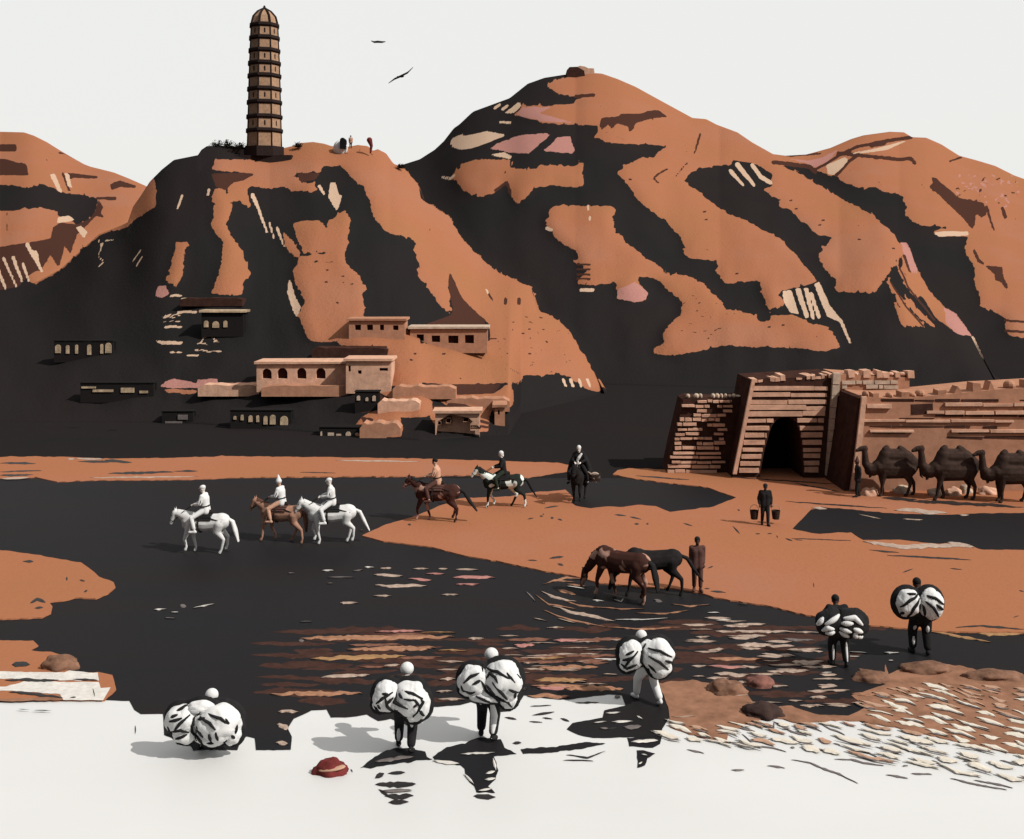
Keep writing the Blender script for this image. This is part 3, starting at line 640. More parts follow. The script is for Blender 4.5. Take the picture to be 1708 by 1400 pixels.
for _ in range(120):
    x = rr2.uniform(470, 1150); y = rr2.uniform(1045, 1178)
    if rr2.random() < .3: x = rr2.uniform(1120, 1420); y = rr2.uniform(1035, 1185)
    if y > np.interp(x, [470, 560, 800, 1040, 1420], [1190, 1178, 1160, 1140, 1172]): continue
    w = rr2.uniform(50, 170); RB.append(([(x - w/2, y), (x, y + rr2.uniform(-2, 2)), (x + w/2, y + rr2.uniform(-2, 2))], rr2.uniform(6, 15)))
RT = []
for _ in range(30):
    y = rr2.uniform(1058, 1165); x = rr2.uniform(540, 1010); w = rr2.uniform(40, 130)
    if y > np.interp(x, [540, 620, 800, 1040], [1165, 1115, 1090, 1140]): continue
    RT.append(([(x - w/2, y), (x, y + rr2.uniform(-1.5, 1.5)), (x + w/2, y - 1)], rr2.uniform(4, 8)))
ribbons('ripples_and_reflections', RT, .023, M['ripple_umber'], h=.02)
for _ in range(46):
    x = rr2.uniform(1160, 1400); y = rr2.uniform(1030, 1180)
    if y < np.interp(x, [1160, 1400], [1012, 1060]) or (x > 1360 and y < 1110): continue
    w = rr2.uniform(22, 60); RC.append(([(x - w/2, y), (x, y + rr2.uniform(-1, 1)), (x + w/2, y)], rr2.uniform(2.5, 6)))
for _ in range(26):
    x = rr2.uniform(830, 1030); y = rr2.uniform(1040, 1160); w = rr2.uniform(20, 60); RC.append(([(x - w/2, y), (x, y - 1), (x + w/2, y)], rr2.uniform(2, 4)))
ribbons('ripples_and_reflections', RB, .0215, M['ripple_brown'], h=.002); ribbons('ripples_and_reflections', RC, .024, M['ripple_pale'], h=.02)
ribbons('ripples_and_reflections', [([(905,975),(925,968),(960,972)],3),([(893,992),(915,1008),(960,1016)],3.5),([(905,1018),(950,1034),(1010,1046)],4),([(1010,1046),(1070,1050),(1140,1046)],3.5),([(1060,1022),(1110,1024),(1150,1018)],3),([(940,1002),(965,1010),(1000,1014)],4),([(1120,1008),(1150,1012),(1185,1008)],3)], .024, M['tan'], h=.02)
# reflections of the porters, put in as dark patches and stripes on the shallows
REFL = [[(600,1281),(612,1272),(635,1256),(660,1247),(690,1249),(709,1254),(712,1263),(722,1267),(700,1269),(640,1277),(618,1282)],
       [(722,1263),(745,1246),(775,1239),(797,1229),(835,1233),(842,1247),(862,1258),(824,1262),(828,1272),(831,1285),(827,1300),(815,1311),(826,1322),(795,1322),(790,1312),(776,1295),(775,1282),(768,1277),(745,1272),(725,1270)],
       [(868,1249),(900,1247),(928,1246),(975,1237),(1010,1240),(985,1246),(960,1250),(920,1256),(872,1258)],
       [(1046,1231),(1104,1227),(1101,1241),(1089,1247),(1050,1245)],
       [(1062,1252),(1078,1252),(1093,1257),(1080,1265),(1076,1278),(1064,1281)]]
for i, p in enumerate(REFL):
    sheet('reflection_patch', p, .016, M['river'], step=5, amp=1.8, seed=i, label=None)
ribbons('ripples_and_reflections', [([(647,1290),(676,1288)],8),([(626,1299),(641,1290)],11),([(626,1309),(694,1308)],13),([(632,1316),(650,1330)],7),([(642,1329),(690,1328)],12),([(648,1339),(682,1338)],11),([(790,1329),(827,1329)],10),([(1010,1216),(1030,1214)],4),([(945,1259),(980,1264),(1010,1252)],4),([(940,1268),(990,1269)],3),([(885,1178),(920,1176)],3),([(888,1193),(925,1187)],5),([(842,1197),(862,1200)],5),([(905,1197),(922,1199)],3),([(883,1203),(905,1205)],3),([(855,1240),(870,1239)],6),([(935,1198),(950,1203)],6),([(960,1172),(1000,1172)],4),([(585,1283),(588,1288)],3),([(226,1210),(226,1224)],2)], .018, M['ripple_dark'], h=.012)  # dark stripes of the porters' reflections among short ripple strokes
ribbons('ripples_and_reflections', [([(768,1258),(826,1255)],4),([(722,1268),(745,1273),(766,1273)],7),([(823,1264),(828,1285)],6),([(810,1291),(826,1286)],6),([(808,1301),(828,1298)],5),([(798,1318),(822,1316)],4),([(775,1290),(790,1308)],5),([(1052,1238),(1098,1236)],7),([(1070,1258),(1080,1260)],3),([(1065,1275),(1072,1271)],4),([(1010,1190),(1035,1188)],4),([(1020,1204),(1056,1203)],5),([(1062,1194),(1072,1199)],4),([(990,1205),(1012,1204)],3),([(1085,1219),(1100,1224)],4)], .03, M['ripple_white'], h=.015)  # pale breaks across the painted reflections
ribbons('ripples_and_reflections', [([(625,1270),(690,1262)],8),([(636,1319),(688,1318)],7),([(1040,1212),(1070,1211)],9),([(1000,1215),(1015,1215)],5)], .034, M['ripple_grey'], h=.012)  # grey bands of the same painted reflections
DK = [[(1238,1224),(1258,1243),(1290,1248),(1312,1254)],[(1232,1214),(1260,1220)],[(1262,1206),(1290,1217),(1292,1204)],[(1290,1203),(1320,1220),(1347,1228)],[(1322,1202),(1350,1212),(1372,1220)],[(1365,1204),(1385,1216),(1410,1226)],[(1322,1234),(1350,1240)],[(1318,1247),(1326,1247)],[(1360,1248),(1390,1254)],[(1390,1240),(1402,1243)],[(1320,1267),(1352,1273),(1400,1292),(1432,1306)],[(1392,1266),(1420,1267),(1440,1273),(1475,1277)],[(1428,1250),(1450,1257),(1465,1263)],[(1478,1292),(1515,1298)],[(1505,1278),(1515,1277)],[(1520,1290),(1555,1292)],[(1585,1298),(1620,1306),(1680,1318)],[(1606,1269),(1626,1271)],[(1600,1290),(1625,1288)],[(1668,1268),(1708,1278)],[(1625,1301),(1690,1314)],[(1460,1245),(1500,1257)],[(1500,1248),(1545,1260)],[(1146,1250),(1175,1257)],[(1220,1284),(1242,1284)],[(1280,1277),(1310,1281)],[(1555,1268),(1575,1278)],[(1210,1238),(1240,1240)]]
ribbons('ripples_and_reflections', [(p, 4.2) for p in DK], .018, M['ripple_grey'], h=.012)

# gravel bars on the lower-right shore: thin worn streaks slanting down to the water, more than anyone could count
def gravel():
    r = random.Random(3); A = []; B = []; C = []; placed = []; tries = 0
    while len(placed) < 420 and tries < 20000:
        tries += 1
        x = r.uniform(1110, 1760); y = r.uniform(1120, 1310)
        lo = np.interp(x, [1110,1180,1260,1400,1480,1600,1760], [1196,1212,1204,1202,1150,1140,1150])
        hi = np.interp(x, [1110,1200,1300,1450,1600,1760], [1228,1242,1244,1262,1286,1305])
        if not lo < y < hi or (1170 < x < 1440 and y < 1204): continue
        t = (y - lo) / (hi - lo)
        w = r.uniform(22, 50) + 60 * t * r.random() * (x > 1400); h = r.uniform(4, 8) + 7 * t * r.random()
        if any(abs(x - a) < (w + b) * .5 and abs(y - c - (x - a) * .27) < (h + d) * (.56 - .1 * t) for a, b, c, d in placed): continue
        placed.append((x, w, y, h)); k = r.uniform(.2, .33); bow = r.uniform(-3, 3)
        it = ([(x - w/2, y - k*w/2), (x, y + bow), (x + w/2, y + k*w/2)], h)
        (B if r.random() < (.5 if t < .3 else .12) else A).append(it)
        if r.random() < .45: C.append(([(x - w*.4, y - k*w*.4 + h*.62), (x + w*.1, y + bow + h*.62), (x + w*.55, y + k*w*.5 + h*.5)], 2.6))
    ribbons('gravel_bars', A, .042, M['pebble'], h=.02); ribbons('gravel_bars', B, .042, M['pebble_tan'], h=.02); ribbons('gravel_bars', C, .05, M['ripple_grey'], h=.008)
gravel()

# ------------------------------------------------------------------ rocks
def rock(name, x, y, rx, ry, rz, mat, label, seed, z=.02, extra=None):
    bm = bmesh.new(); g = bmesh.ops.create_icosphere(bm, subdivisions=4, radius=1)
    for v in bm.verts:
        n = v.co.normalized()
        v.co = n * (1 + .28 * mnoise.noise(n * 1.7 + Vector((seed, 0, 0))) + .1 * mnoise.noise(n * 5 + Vector((seed, 3, 0))))
        v.co.x *= rx; v.co.y *= ry; v.co.z = max(-.2 * rz, v.co.z * rz)
    o = bm_obj(name, bm, M[mat], smooth=True); o.location = G(x, y, z)
    return tag(o, label, 'rock')
rock('boulder', 1272, 1190, .5, .4, .22, 'darkrock', 'dark wet boulder half sunk where brown shore meets pale water', 1)
rock('boulder', 1212, 1152, .48, .4, .26, 'rock', 'brown humped boulder on the silt behind the dark wet boulder', 2)
rock('boulder', 1268, 1142, .4, .3, .2, 'dullred', 'dull red boulder at the waterline near the shore streaks', 3)
rock('boulder', 1455, 1132, .5, .35, .18, 'rock', 'brown boulder at the tip of the shore below the porter', 5)
rock('boulder', 1545, 1118, .75, .4, .2, 'rock', 'long brown boulder on the shore below the farthest porter', 6)
rock('boulder', 1660, 1130, .8, .35, .17, 'rock', 'low brown boulder on the shore at the right edge', 7)
rock('boulder', 100, 1112, .5, .35, .3, 'rock', 'rounded pinkish boulder on the low left bank', 8, .05)
r_ = rock('boulder', 551, 1288, .36, .22, .3, 'red', 'dark red pointed rock lying alone in the pale shallows', 11)
bm = bmesh.new(); ellipsoid(bm, (.05, -.1, .13), (.3, .14, .045), Matrix.Rotation(-.12, 3, 'Y').to_quaternion()); b_ = bm_obj('pale_seam', bm, M['pebble_tan'], r_, True)

# ------------------------------------------------------------------ walls with openings
def wall_mesh(bm, outer, holes, y0, y1):
    """outline and holes in (x, z); front at y0, back at y1"""
    loops = [outer] + holes
    tris = tessellate_polygon([[Vector((p[0], p[1], 0)) for p in lp] for lp in loops])
    flat = [p for lp in loops for p in lp]
    fr = [bm.verts.new((p[0], y0, p[1])) for p in flat]; bk = [bm.verts.new((p[0], y1, p[1])) for p in flat]
    for t in tris:
        try: bm.faces.new([fr[i] for i in t]); bm.faces.new([bk[i] for i in reversed(t)])
        except ValueError: pass
    k = 0
    for lp in loops:
        n = len(lp)
        for i in range(n):
            a = k + i; b = k + (i + 1) % n
            bm.faces.new((fr[a], fr[b], bk[b], bk[a]))
        k += n
def arch(cx, z0, w, h, n=7):
    r = w / 2; zs = z0 + h - r
    return [(cx - r, z0)] + [(cx - r * math.cos(math.pi * i / n), zs + r * math.sin(math.pi * i / n)) for i in range(n + 1)] + [(cx + r, z0)]
def rect(x0, x1, z0, z1): return [(x0, z0), (x0, z1), (x1, z1), (x1, z0)]

def hill_house(name, x0, x1, yt, yb, wins, label, wall='loess_wall', win='window_red', kind='rect', roof=None, depth=2.6, dd=.7, group=None, hill=pagoda_hill, cat='house'):
    """wins: list of (centre x, top y, bottom y, width) in pixels"""
    xm = (x0 + x1) / 2
    D = hill.D(xm, yb) - dd if hill else gd(yb)
    s = D / F
    p = W(xm, yb, D)
    root = empty(name, p)
    hw = (x1 - x0) / 2 * s; h = (yb - yt) * s
    X = lambda x: (x - xm) * s
    Z = lambda y: (yb - y) * s
    holes = []
    for (wx, wt, wb, ww) in wins:
        if wall in ('ground',) or win == 'plaster': continue
        if kind == 'arch': holes.append(arch(X(wx), Z(wb), ww * s, (wb - wt) * s))
        else: holes.append(rect(X(wx - ww / 2), X(wx + ww / 2), Z(wb), Z(wt)))
    bm = bmesh.new()
    top = [(-hw + 2 * hw * i / 12, h + random.uniform(-.03, .03)) for i in range(13)]
    outer = [(-hw, -.6)] + top + [(hw, -.6)]
    wall_mesh(bm, outer, holes, 0, .35)
    box(bm, -hw + .02, hw - .02, .7, depth, -.6, h - .06)
    bm_obj('wall', bm, M[wall], root)
    for (wx, wt, wb, ww) in wins:
        proud = wall in ('ground',) or win == 'plaster'
        bm = bmesh.new()
        if proud: wall_mesh(bm, arch(X(wx), Z(wb), ww * s * .92, (wb - wt) * s) if ww < (wb - wt) * 1.6 else rect(X(wx - ww / 2), X(wx + ww / 2), Z(wb), Z(wt)), [], -.07, .2)
        else: box(bm, X(wx - ww / 2) - .05, X(wx + ww / 2) + .05, .36, .5, Z(wb) - .05, Z(wt) + .05)
        w_ = bm_obj('window', bm, M[win], root)
        if ww * s > .5 and kind != 'arch' and not proud:
            bm = bmesh.new(); box(bm, X(wx) - .03, X(wx) + .03, .28, .36, Z(wb), Z(wt)); bm_obj('mullion', bm, M['wood'], w_)
    bm = bmesh.new()
    if wall == 'ground' and roof != 'plaster': box(bm, -hw - .04, hw + .04, -.05, depth, h + .035, h + .09, .01)
    else: box(bm, -hw - .15, hw + .15, -.18, depth, h + .035, h + .2, .02)
    bm_obj('roof', bm, M[roof or wall], root)
    return tag(root, label, cat, group)

hill_house('cave_house', 582, 675, 536, 557, [(597,542,551,10),(617,542,551,10),(637,542,551,7),(660,543,551,9)], 'upper orange cave house with four small dark windows on the slope', group='houses on the pagoda hill')
hill_house('cave_house', 684, 813, 549, 576, [(701,558,569,12),(727,560,571,14),(756,560,573,17),(783,559,573,15)], 'long cave house with four wide dark red windows beside the gully', group='houses on the pagoda hill', roof='stone_white')
hill_house('cave_house', 428, 577, 608, 640, [(445,615,632,16),(471,614,632,17),(503,614,632,16),(535,614,632,16)], 'pale cave house with four round dark arches on the ledge', kind='arch', group='houses on the pagoda hill', roof='stone_pale', wall='stone_pale')
hill_house('terrace_house', 577, 652, 603, 642, [(583,610,620,4),(600,618,624,6),(640,614,619,14)], 'plain pale terrace block adjoining the arched cave house', wall='stone_pale', win='stone_dark', group='houses on the pagoda hill', dd=.6)
hill_house('hill_hut', 336, 406, 522, 549, [(330 + 14,535,546,8),(360,536,547,12),(376,535,546,7)], 'low dark hut with glinting windows under a pale tiled roof', wall='ground', win='plaster', roof='plaster', group='houses on the pagoda hill', dd=.5, depth=1.6)
hill_house('hill_hut', 90, 188, 570, 592, [(97,575,589,10),(113,576,590,6),(128,575,590,5),(149,575,592,7),(170,574,590,5),(181,572,589,11)], 'small dark arcade with pale arches low on the left slope', wall='ground', win='plaster', kind='arch', roof='ground', group='houses on the pagoda hill', dd=.12, depth=.9)
hill_house('hill_hut', 384, 486, 686, 712, [(392,694,700,5),(404,692,701,5),(418,693,704,7),(430,693,704,5),(443,694,708,7),(455,692,708,10),(474,694,709,14)], 'dark roadside arcade with seven yellow openings at the hill foot', wall='ground', win='plaster', kind='arch', roof='ground', group='houses on the pagoda hill', dd=.12, depth=.9)
hill_house('hill_hut', 270, 322, 688, 716, [(305,692,700,16),(290,703,706,28),(295,712,714,34)], 'small dark hut with dull grey slits at the hill foot', wall='ground', win='ripple_grey', roof='ground', group='houses on the pagoda hill', dd=.12, depth=.9)
hill_house('hill_hut', 134, 256, 640, 658, [(148,645,648,24),(172,650,654,34),(213,647,655,22),(240,652,656,14)], 'long low dark shed with pale slits beside the pink ledge', wall='ground', win='plaster', roof='ground', group='houses on the pagoda hill', dd=.12, depth=.9)
hill_house('hill_hut', 592, 632, 655, 678, [(598,660,668,6),(612,663,669,5),(624,660,669,6)], 'tiny dark hut with three pale window spots under the terrace', wall='ground', win='stone_white', roof='ground', group='houses on the pagoda hill', dd=.15, depth=.9)
hill_house('hill_hut', 532, 604, 714, 731, [(536,720,728,3),(552,722,728,10),(565,724,728,8),(581,720,728,9),(595,722,728,8)], 'lowest dark hut with a row of pale peaked openings', wall='ground', win='stone_white', roof='ground', group='houses on the pagoda hill', dd=.15, depth=.9)
hill_house('ruined_terrace', 726, 800, 690, 722, [(748,698,706,8),(777,697,704,9),(733,703,709,5),(805-12,713,716,14)], 'crumbling pale terrace wall at the foot of the orange ridge', wall='stone_pale', win='stone_dark', group='houses on the pagoda hill', dd=.5, depth=1.6)
def terrace(x0, x1, yt, yb, label, mat='loess_wall', dd=.35):
    xm = (x0 + x1) / 2; D = pagoda_hill.D(xm, yb) - dd; s = D / F; r = random.Random(int(x0)); bm = bmesh.new()
    n = 10
    top = [((x0 - xm + (x1 - x0) * i / n) * s, (yb - yt) * s * (r.uniform(.8, 1.05) if 0 < i < n else .55)) for i in range(n + 1)]
    wall_mesh(bm, [(top[0][0], -.4)] + top + [(top[-1][0], -.4)], [], 0, 1.4)
    o = bm_obj('terrace_wall', bm, M[mat]); o.location = W(xm, yb, D); tag(o, label, 'terrace wall', 'retaining walls on the pagoda hill')
terrace(330, 432, 642, 652, 'low pinkish retaining wall running left from the arched cave house', 'stone_pale')
terrace(436, 640, 643, 652, 'long retaining wall under the arched cave house', 'loess_wall')
terrace(655, 760, 644, 656, 'retaining wall below the plain terrace slope', 'loess_wall')
terrace(520, 646, 580, 588, 'dark brown retaining wall above the arched cave house', 'stone_dark')
terrace(630, 700, 668, 680, 'short pale retaining wall above the lowest dark huts', 'stone_pale')
terrace(745, 850, 664, 677, 'pale retaining wall above the crumbling terrace', 'loess_wall')
terrace(300, 404, 497, 503, 'thin dark retaining wall above the tiled hut', 'stone_dark')
terrace(600, 668, 706, 726, 'broad orange retaining wall beside the lowest dark hut', 'loess_wall')
hill_house('hill_hut', 825, 842, 680, 698, [(832,684,692,3)], 'narrow orange hut standing at the right end of the terraces', group='houses on the pagoda hill', dd=.6)

# ------------------------------------------------------------------ the pagoda
def pagoda():
    D = 127.0; s = D / F; x0 = 441; yb = 254
    root = empty('pagoda', W(x0, yb - 3, D)); tag(root, 'tall nine storeyed brick pagoda with dark eaves on the hill top', 'pagoda')
    root.rotation_euler = (0, 0, math.radians(14))
    ys = [254, 222, 199, 175, 153, 131, 110, 89, 68, 47]          # eave levels from base upward
    def ring(bm, r, z, n=8, off=math.pi / 8, jit=0): return [bm.verts.new((r * math.cos(off + 2 * math.pi * i / n), r * math.sin(off + 2 * math.pi * i / n), z)) for i in range(n)]
    def loft(bm, rings, cap=True):
        for a, b in zip(rings[:-1], rings[1:]):
            n = len(a)
            for i in range(n): bm.faces.new((a[i], a[(i + 1) % n], b[(i + 1) % n], b[i]))
        if cap: bm.faces.new(list(reversed(rings[0]))); bm.faces.new(rings[-1])
    R = lambda y: np.interp(y, [47, 120, 254], [22.5, 25.5, 29.0]) * s * 1.03
    Z = lambda y: (yb - y) * s
    bm = bmesh.new(); loft(bm, [ring(bm, R(254) * 1.14, -.8), ring(bm, R(254) * 1.14, .35)]); bm_obj('plinth', bm, M['eave'], root)
    for i in range(9):
        ya, yc = ys[i], ys[i + 1]
        z0, z1 = Z(ya) + (.36 if i == 0 else .22), Z(yc) - .24
        st_ = None
        bm = bmesh.new(); loft(bm, [ring(bm, R(ya), z0), ring(bm, R(yc) * 1.01, z1)])
        st_ = bm_obj('storey', bm, M['brick_pale'], root)
        bm = bmesh.new()
        e = 1.13
        loft(bm, [ring(bm, R(yc) * 1.02, z1 - .06), ring(bm, R(yc) * e, z1 + .12), ring(bm, R(yc) * e * .99, z1 + .38), ring(bm, R(yc) * .98, z1 + .5)])
        bm_obj('eave', bm, M['eave'], root)
        # arched niches, one to a face, and corner posts
        for k in range(8):
            bm = bmesh.new()
            a = 2 * math.pi * k / 8; ap = R((ya + yc) / 2) * math.cos(math.pi / 8)
            u = Vector((math.cos(a), math.sin(a), 0)); v = Vector((-math.sin(a), math.cos(a), 0))
            zc = (z0 + z1) / 2
            q = [u * (ap + .02) + v * dx + Vector((0, 0, zc + dz)) for dx, dz in ((-.09, -.3), (.09, -.3), (.09, .18), (0, .32), (-.09, .18))]
            q2 = [p - u * .1 for p in q]
            if i in (1, 3, 5, 6, 8):
                f1 = [bm.verts.new(p) for p in q]; f2 = [bm.verts.new(p) for p in q2]
                bm.faces.new(f1)
                for j in range(5): bm.faces.new((f1[j], f2[j], f2[(j + 1) % 5], f1[(j + 1) % 5]))
            c = u * 0 + Vector((math.cos(a + math.pi / 8), math.sin(a + math.pi / 8), 0))
            pa = c * (R(ya) - .02) + Vector((0, 0, z0)); pb = c * (R(yc) - .02) + Vector((0, 0, z1))
            capsule(bm, pa, .1, pb, .1, 6, 2)
            bm_obj('corner_post', bm, M['eave'], st_)
    z = Z(47) + .24
    bm = bmesh.new(); loft(bm, [ring(bm, R(47) * .95, z), ring(bm, R(47) * .82, z + .75), ring(bm, R(47) * .5, z + 1.35), ring(bm, R(47) * .16, z + 1.72)])
    rf = bm_obj('roof', bm, M['brick_pale'], root)
    bm = bmesh.new()
    for k in range(8):
        a = math.pi / 8 + 2 * math.pi * k / 8
        pr = [(R(47) * .97, z), (R(47) * .84, z + .77), (R(47) * .5, z + 1.4), (0, z + 1.86)]
        P = [Vector((r * math.cos(a), r * math.sin(a), zz)) for r, zz in pr]
        chain(bm, P, [.13, .13, .13, .14], n=6, k=2)
    bm_obj('roof_ridge', bm, M['eave'], rf)
    bm = bmesh.new(); chain(bm, [(0, 0, z + 1.7), (0, 0, z + 2.05)], [.22, .12], n=10); bm_obj('finial', bm, M['eave'], root)
pagoda()
# low dark platform the pagoda stands on
D_ = 125.5; s_ = D_ / F
bm = bmesh.new()
box(bm, -56 * s_, 46 * s_, -.4, 9, -1.4, .15, .06); box(bm, -60 * s_, 11 * s_, .2, 9, .15, .85, .06)
o = bm_obj('stone_platform', bm, M['eave']); o.location = W(441, 262, D_); tag(o, 'dark stone platform under the pagoda', 'platform')

# small hut, post, hilltop ruin, scrub
def hilltop():
    D = 126; s = D / F
    root = empty('dome_hut', W(566, 247, D)); tag(root, 'little white domed hut with a dark doorway on the hill top', 'hut')
    bm = bmesh.new(); ellipsoid(bm, (0, .8, 0), (.85, .8, 1.0)); bm_obj('dome', bm, M['white_cloth'], root, True)
    bm = bmesh.new(); wall_mesh(bm, arch(.42, -.1, .62, 1.25), [], -.35, .9); bm_obj('doorway', bm, M['void'], root)
    bm = bmesh.new(); chain(bm, [(0, 0, -.2), (.1, 0, .6), (-.12, 0, 1.25)], [.1, .18, .32], n=8); bm.verts.ensure_lookup_table()
    o = bm_obj('stone_stele', bm, M['red']); o.location = W(618, 252, D); tag(o, 'leaning dark red stone stump on the hill top', 'stone')
    D = 203; s = D / F
    root = empty('hilltop_fort', W(968, 126, D)); tag(root, 'small ruined fort with a dark shed on the highest summit', 'ruin')
    bm = bmesh.new(); wall_mesh(bm, [(-2.6, -1), (-2.5, 1.0), (-2.0, 1.55), (-.6, 1.6), (.7, .9), (1.0, -1)], [], 0, 4); bm_obj('shed', bm, M['stone_dark'], root)
    bm = bmesh.new(); wall_mesh(bm, [(-1.0, -1), (-.9, 1.62), (0, 1.95), (.9, 1.8), (1.5, 1.5), (2.6, 1.45), (2.7, .4), (3.9, .3), (4.3, -1)], [], .9, 4); bm_obj('wall', bm, M['stone_pale'], root)
hilltop()
def bush(x, y, D, r, label, seed):
    rr = random.Random(seed); bm = bmesh.new()
    for i in range(60):
        a = rr.uniform(0, 6.28); e = rr.uniform(.1, 1.2)
        d = Vector((math.cos(a) * math.cos(e), math.sin(a) * math.cos(e), math.sin(e))); L = r * rr.uniform(.5, 1.15)
        mid = d * L * .6 + Vector((0, 0, rr.uniform(-.1, .1) * r)); tip = d * L + Vector((rr.uniform(-.2, .2), 0, rr.uniform(-.2, .05))) * r
        chain(bm, [(0, 0, 0), mid, tip], [.03, .025, .012], n=4, k=1)
        for _ in range(3):
            p = mid.lerp(tip, rr.random()); q = Vector((rr.uniform(-1, 1), rr.uniform(-1, 1), rr.uniform(-.5, 1))) * .16
            q2 = Vector((q.y, -q.x, q.z * .3))
            f = [bm.verts.new(p), bm.verts.new(p + q + q2 * .5), bm.verts.new(p + q * 1.6), bm.verts.new(p + q - q2 * .5)]; bm.faces.new(f)
    o = bm_obj('bush', bm, M['scrub']); o.location = W(x, y, D); tag(o, label, 'bush')
bush(362, 246, 127, .8, 'spiky leafless bush at the left end of the pagoda terrace', 1)
bush(380, 247, 127, 1.0, 'taller spiky bush between the pagoda and the leftmost bush', 2)
bush(402, 249, 126, .9, 'dark bush pressed against the pagoda foot', 3)
bush(497, 246, 128, .6, 'low dry bush just right of the pagoda', 4)
bush(668, 281, 126, .5, 'little twiggy bush in the saddle between the hills', 5)

# ------------------------------------------------------------------ the gate and walls
def masonry(name, quad, D, thick, label, base_mat, course_mat, courses, hole=None, top='rough', seed=0, cat='wall', gap=None, full=.5, ycols=None):
    """quad = outline in pixels (list); rows of stones project from a dark core"""
    s = D / F; ym = max(p[1] for p in quad); xm = sum(p[0] for p in quad) / len(quad)
    org = W(xm, ym, D); root = empty(name, org); tag(root, label, cat)
    L = lambda p: ((p[0] - xm) * s, (ym - p[1]) * s)
    holes = [[L(p) for p in hole]] if hole else []
    return root, s, xm, ym, L, holes
rr = random.Random(5)
def blocks_row(bm, x0, x1, z, h, y, depth, r, lmin=.3, lmax=1.2, gapp=.04, skip=0.0, jit=.025):
    x = x0
    while x < x1 - .08:
        l = min(r.uniform(lmin, lmax), x1 - x)
        if r.random() > skip:
            dz = r.uniform(-jit, jit)
            box(bm, x, x + l - gapp, y - depth * r.uniform(.7, 1.15), y + .05, z + dz, z + h * r.uniform(.82, 1.05) + dz, .012)
        x += l

def gatehouse():
    D = gd(797, .06); s = D / F
    root = empty('gatehouse', W(1305, 797, D)); tag(root, 'battered stone gatehouse with a tall dark doorway and striped courses', 'gatehouse')
    L = lambda x, y: ((x - 1305) * s, (797 - y) * s)
    hole = [L(1266, 796.5), L(1274, 750), L(1287, 701), L(1305, 696), L(1327, 697), L(1334, 735), L(1340, 796.5)]
    outer = [L(1221, 799), L(1253, 633), L(1290, 630), L(1330, 626), L(1395, 620), L(1383, 801)]
    outer = [L(1221, 800), L(1252, 634), L(1394, 626), L(1382, 800)]
    # doorway reaches the ground, so the outline runs round it
    prof = [L(1221, 800), L(1252, 634), L(1394, 626), L(1382, 800), L(1340, 800)] + [L(1337, 745), L(1333, 718), L(1329, 706), L(1322, 698.5), L(1313, 696), L(1303, 697), L(1295, 701), L(1289, 708), L(1284, 720), L(1275, 752), L(1266, 800)]
    bm = bmesh.new(); wall_mesh(bm, prof, [], 0, 3.2); bm_obj('tower', bm, M['stone_dark'], root)
    bm = bmesh.new(); a, b = L(1255, 801), L(1350, 690); box(bm, a[0], b[0], 3.21, 3.4, a[1], b[1]); bm_obj('passage', bm, M['void'], root)
    r = random.Random(11)
    # courses
    bm = bmesh.new()
    ysl = [648, 659, 671, 681, 691, 702, 714, 726, 738, 750, 761, 773, 785]
    for i, y in enumerate(ysl):
        xl = np.interp(y, [634, 800], [1256, 1230]); xr = np.interp(y, [626, 800], [1383, 1364])
        xdl = np.interp(y, [696, 705, 720, 752, 800], [1300, 1288, 1282, 1273, 1265]) - 1; xdr = np.interp(y, [696, 706, 745, 800], [1324, 1331, 1338, 1341]) + 1
        h = 8.0 * s * r.uniform(.8, 1.05)
        z = (797 - y - 3) * s
        if y < 694:
            blocks_row(bm, (xl - 1305) * s, (xr - 1305) * s, z, h, 0, .1, r, 1.8, 4.2, .025)
        else:
            blocks_row(bm, (xl - 1305) * s, (xdl - 1305) * s, z, h, 0, .13, r, .9, 2.2)
            blocks_row(bm, (xdr - 1305) * s, (xr - 1305) * s, z, h, 0, .13, r, .9, 2.2)
    bm_obj('stone_course', bm, M['stone_pale'], root)
    bm = bmesh.new(); a, b = Vector((*L(1222, 790),)), Vector((*L(1254, 632),))
    q = [(a.x - .02, a.y), (a.x + .17, a.y), (b.x + .15, b.y), (b.x - .02, b.y)]
    wall_mesh(bm, q, [], -.2, -.003); bm_obj('corner_stone', bm, M['stone_pale'], root)
    bm = bmesh.new()
    for i in range(9):
        ya, yb_ = 622 + i * 19, 622 + i * 19 + 18.2
        xa, xb = np.interp(ya, [620, 800], [1388, 1375]), np.interp(yb_, [620, 800], [1388, 1375])
        w = 12 if i < 2 else np.interp(i, [2, 8], [9, 5])
        wall_mesh(bm, [L(xb, yb_), L(xa, ya), L(xa + w, ya), L(xb + w, yb_)], [], -.26 + r.uniform(-.02, .02), -.003)
    bm_obj('corner_stone', bm, M['stone_white'], root)
    # broken battlement
    bm = bmesh.new(); x = 1254
    while x < 1388:
        w = r.uniform(5, 11); h = r.choice([3, 4, 5, 6, 9])
        a = L(x, np.interp(x, [1252, 1394], [634, 626]) + 3)
        z1 = a[1] + h * s * .9
        if r.random() > .12:
            if r.random() < .35:
                ellipsoid(bm, (a[0] + w * s / 2, r.uniform(.1, .5), a[1] + h * s * .4), (w * s * .55, .3, h * s * .55), None, 8, 6)
            else: box(bm, a[0], a[0] + w * s * .9, -.04, .6 + r.random(), a[1] - .04, z1, .025)
        x += w
    bm_obj('battlement', bm, M['stone_pale'], root)
    return root
gatehouse()
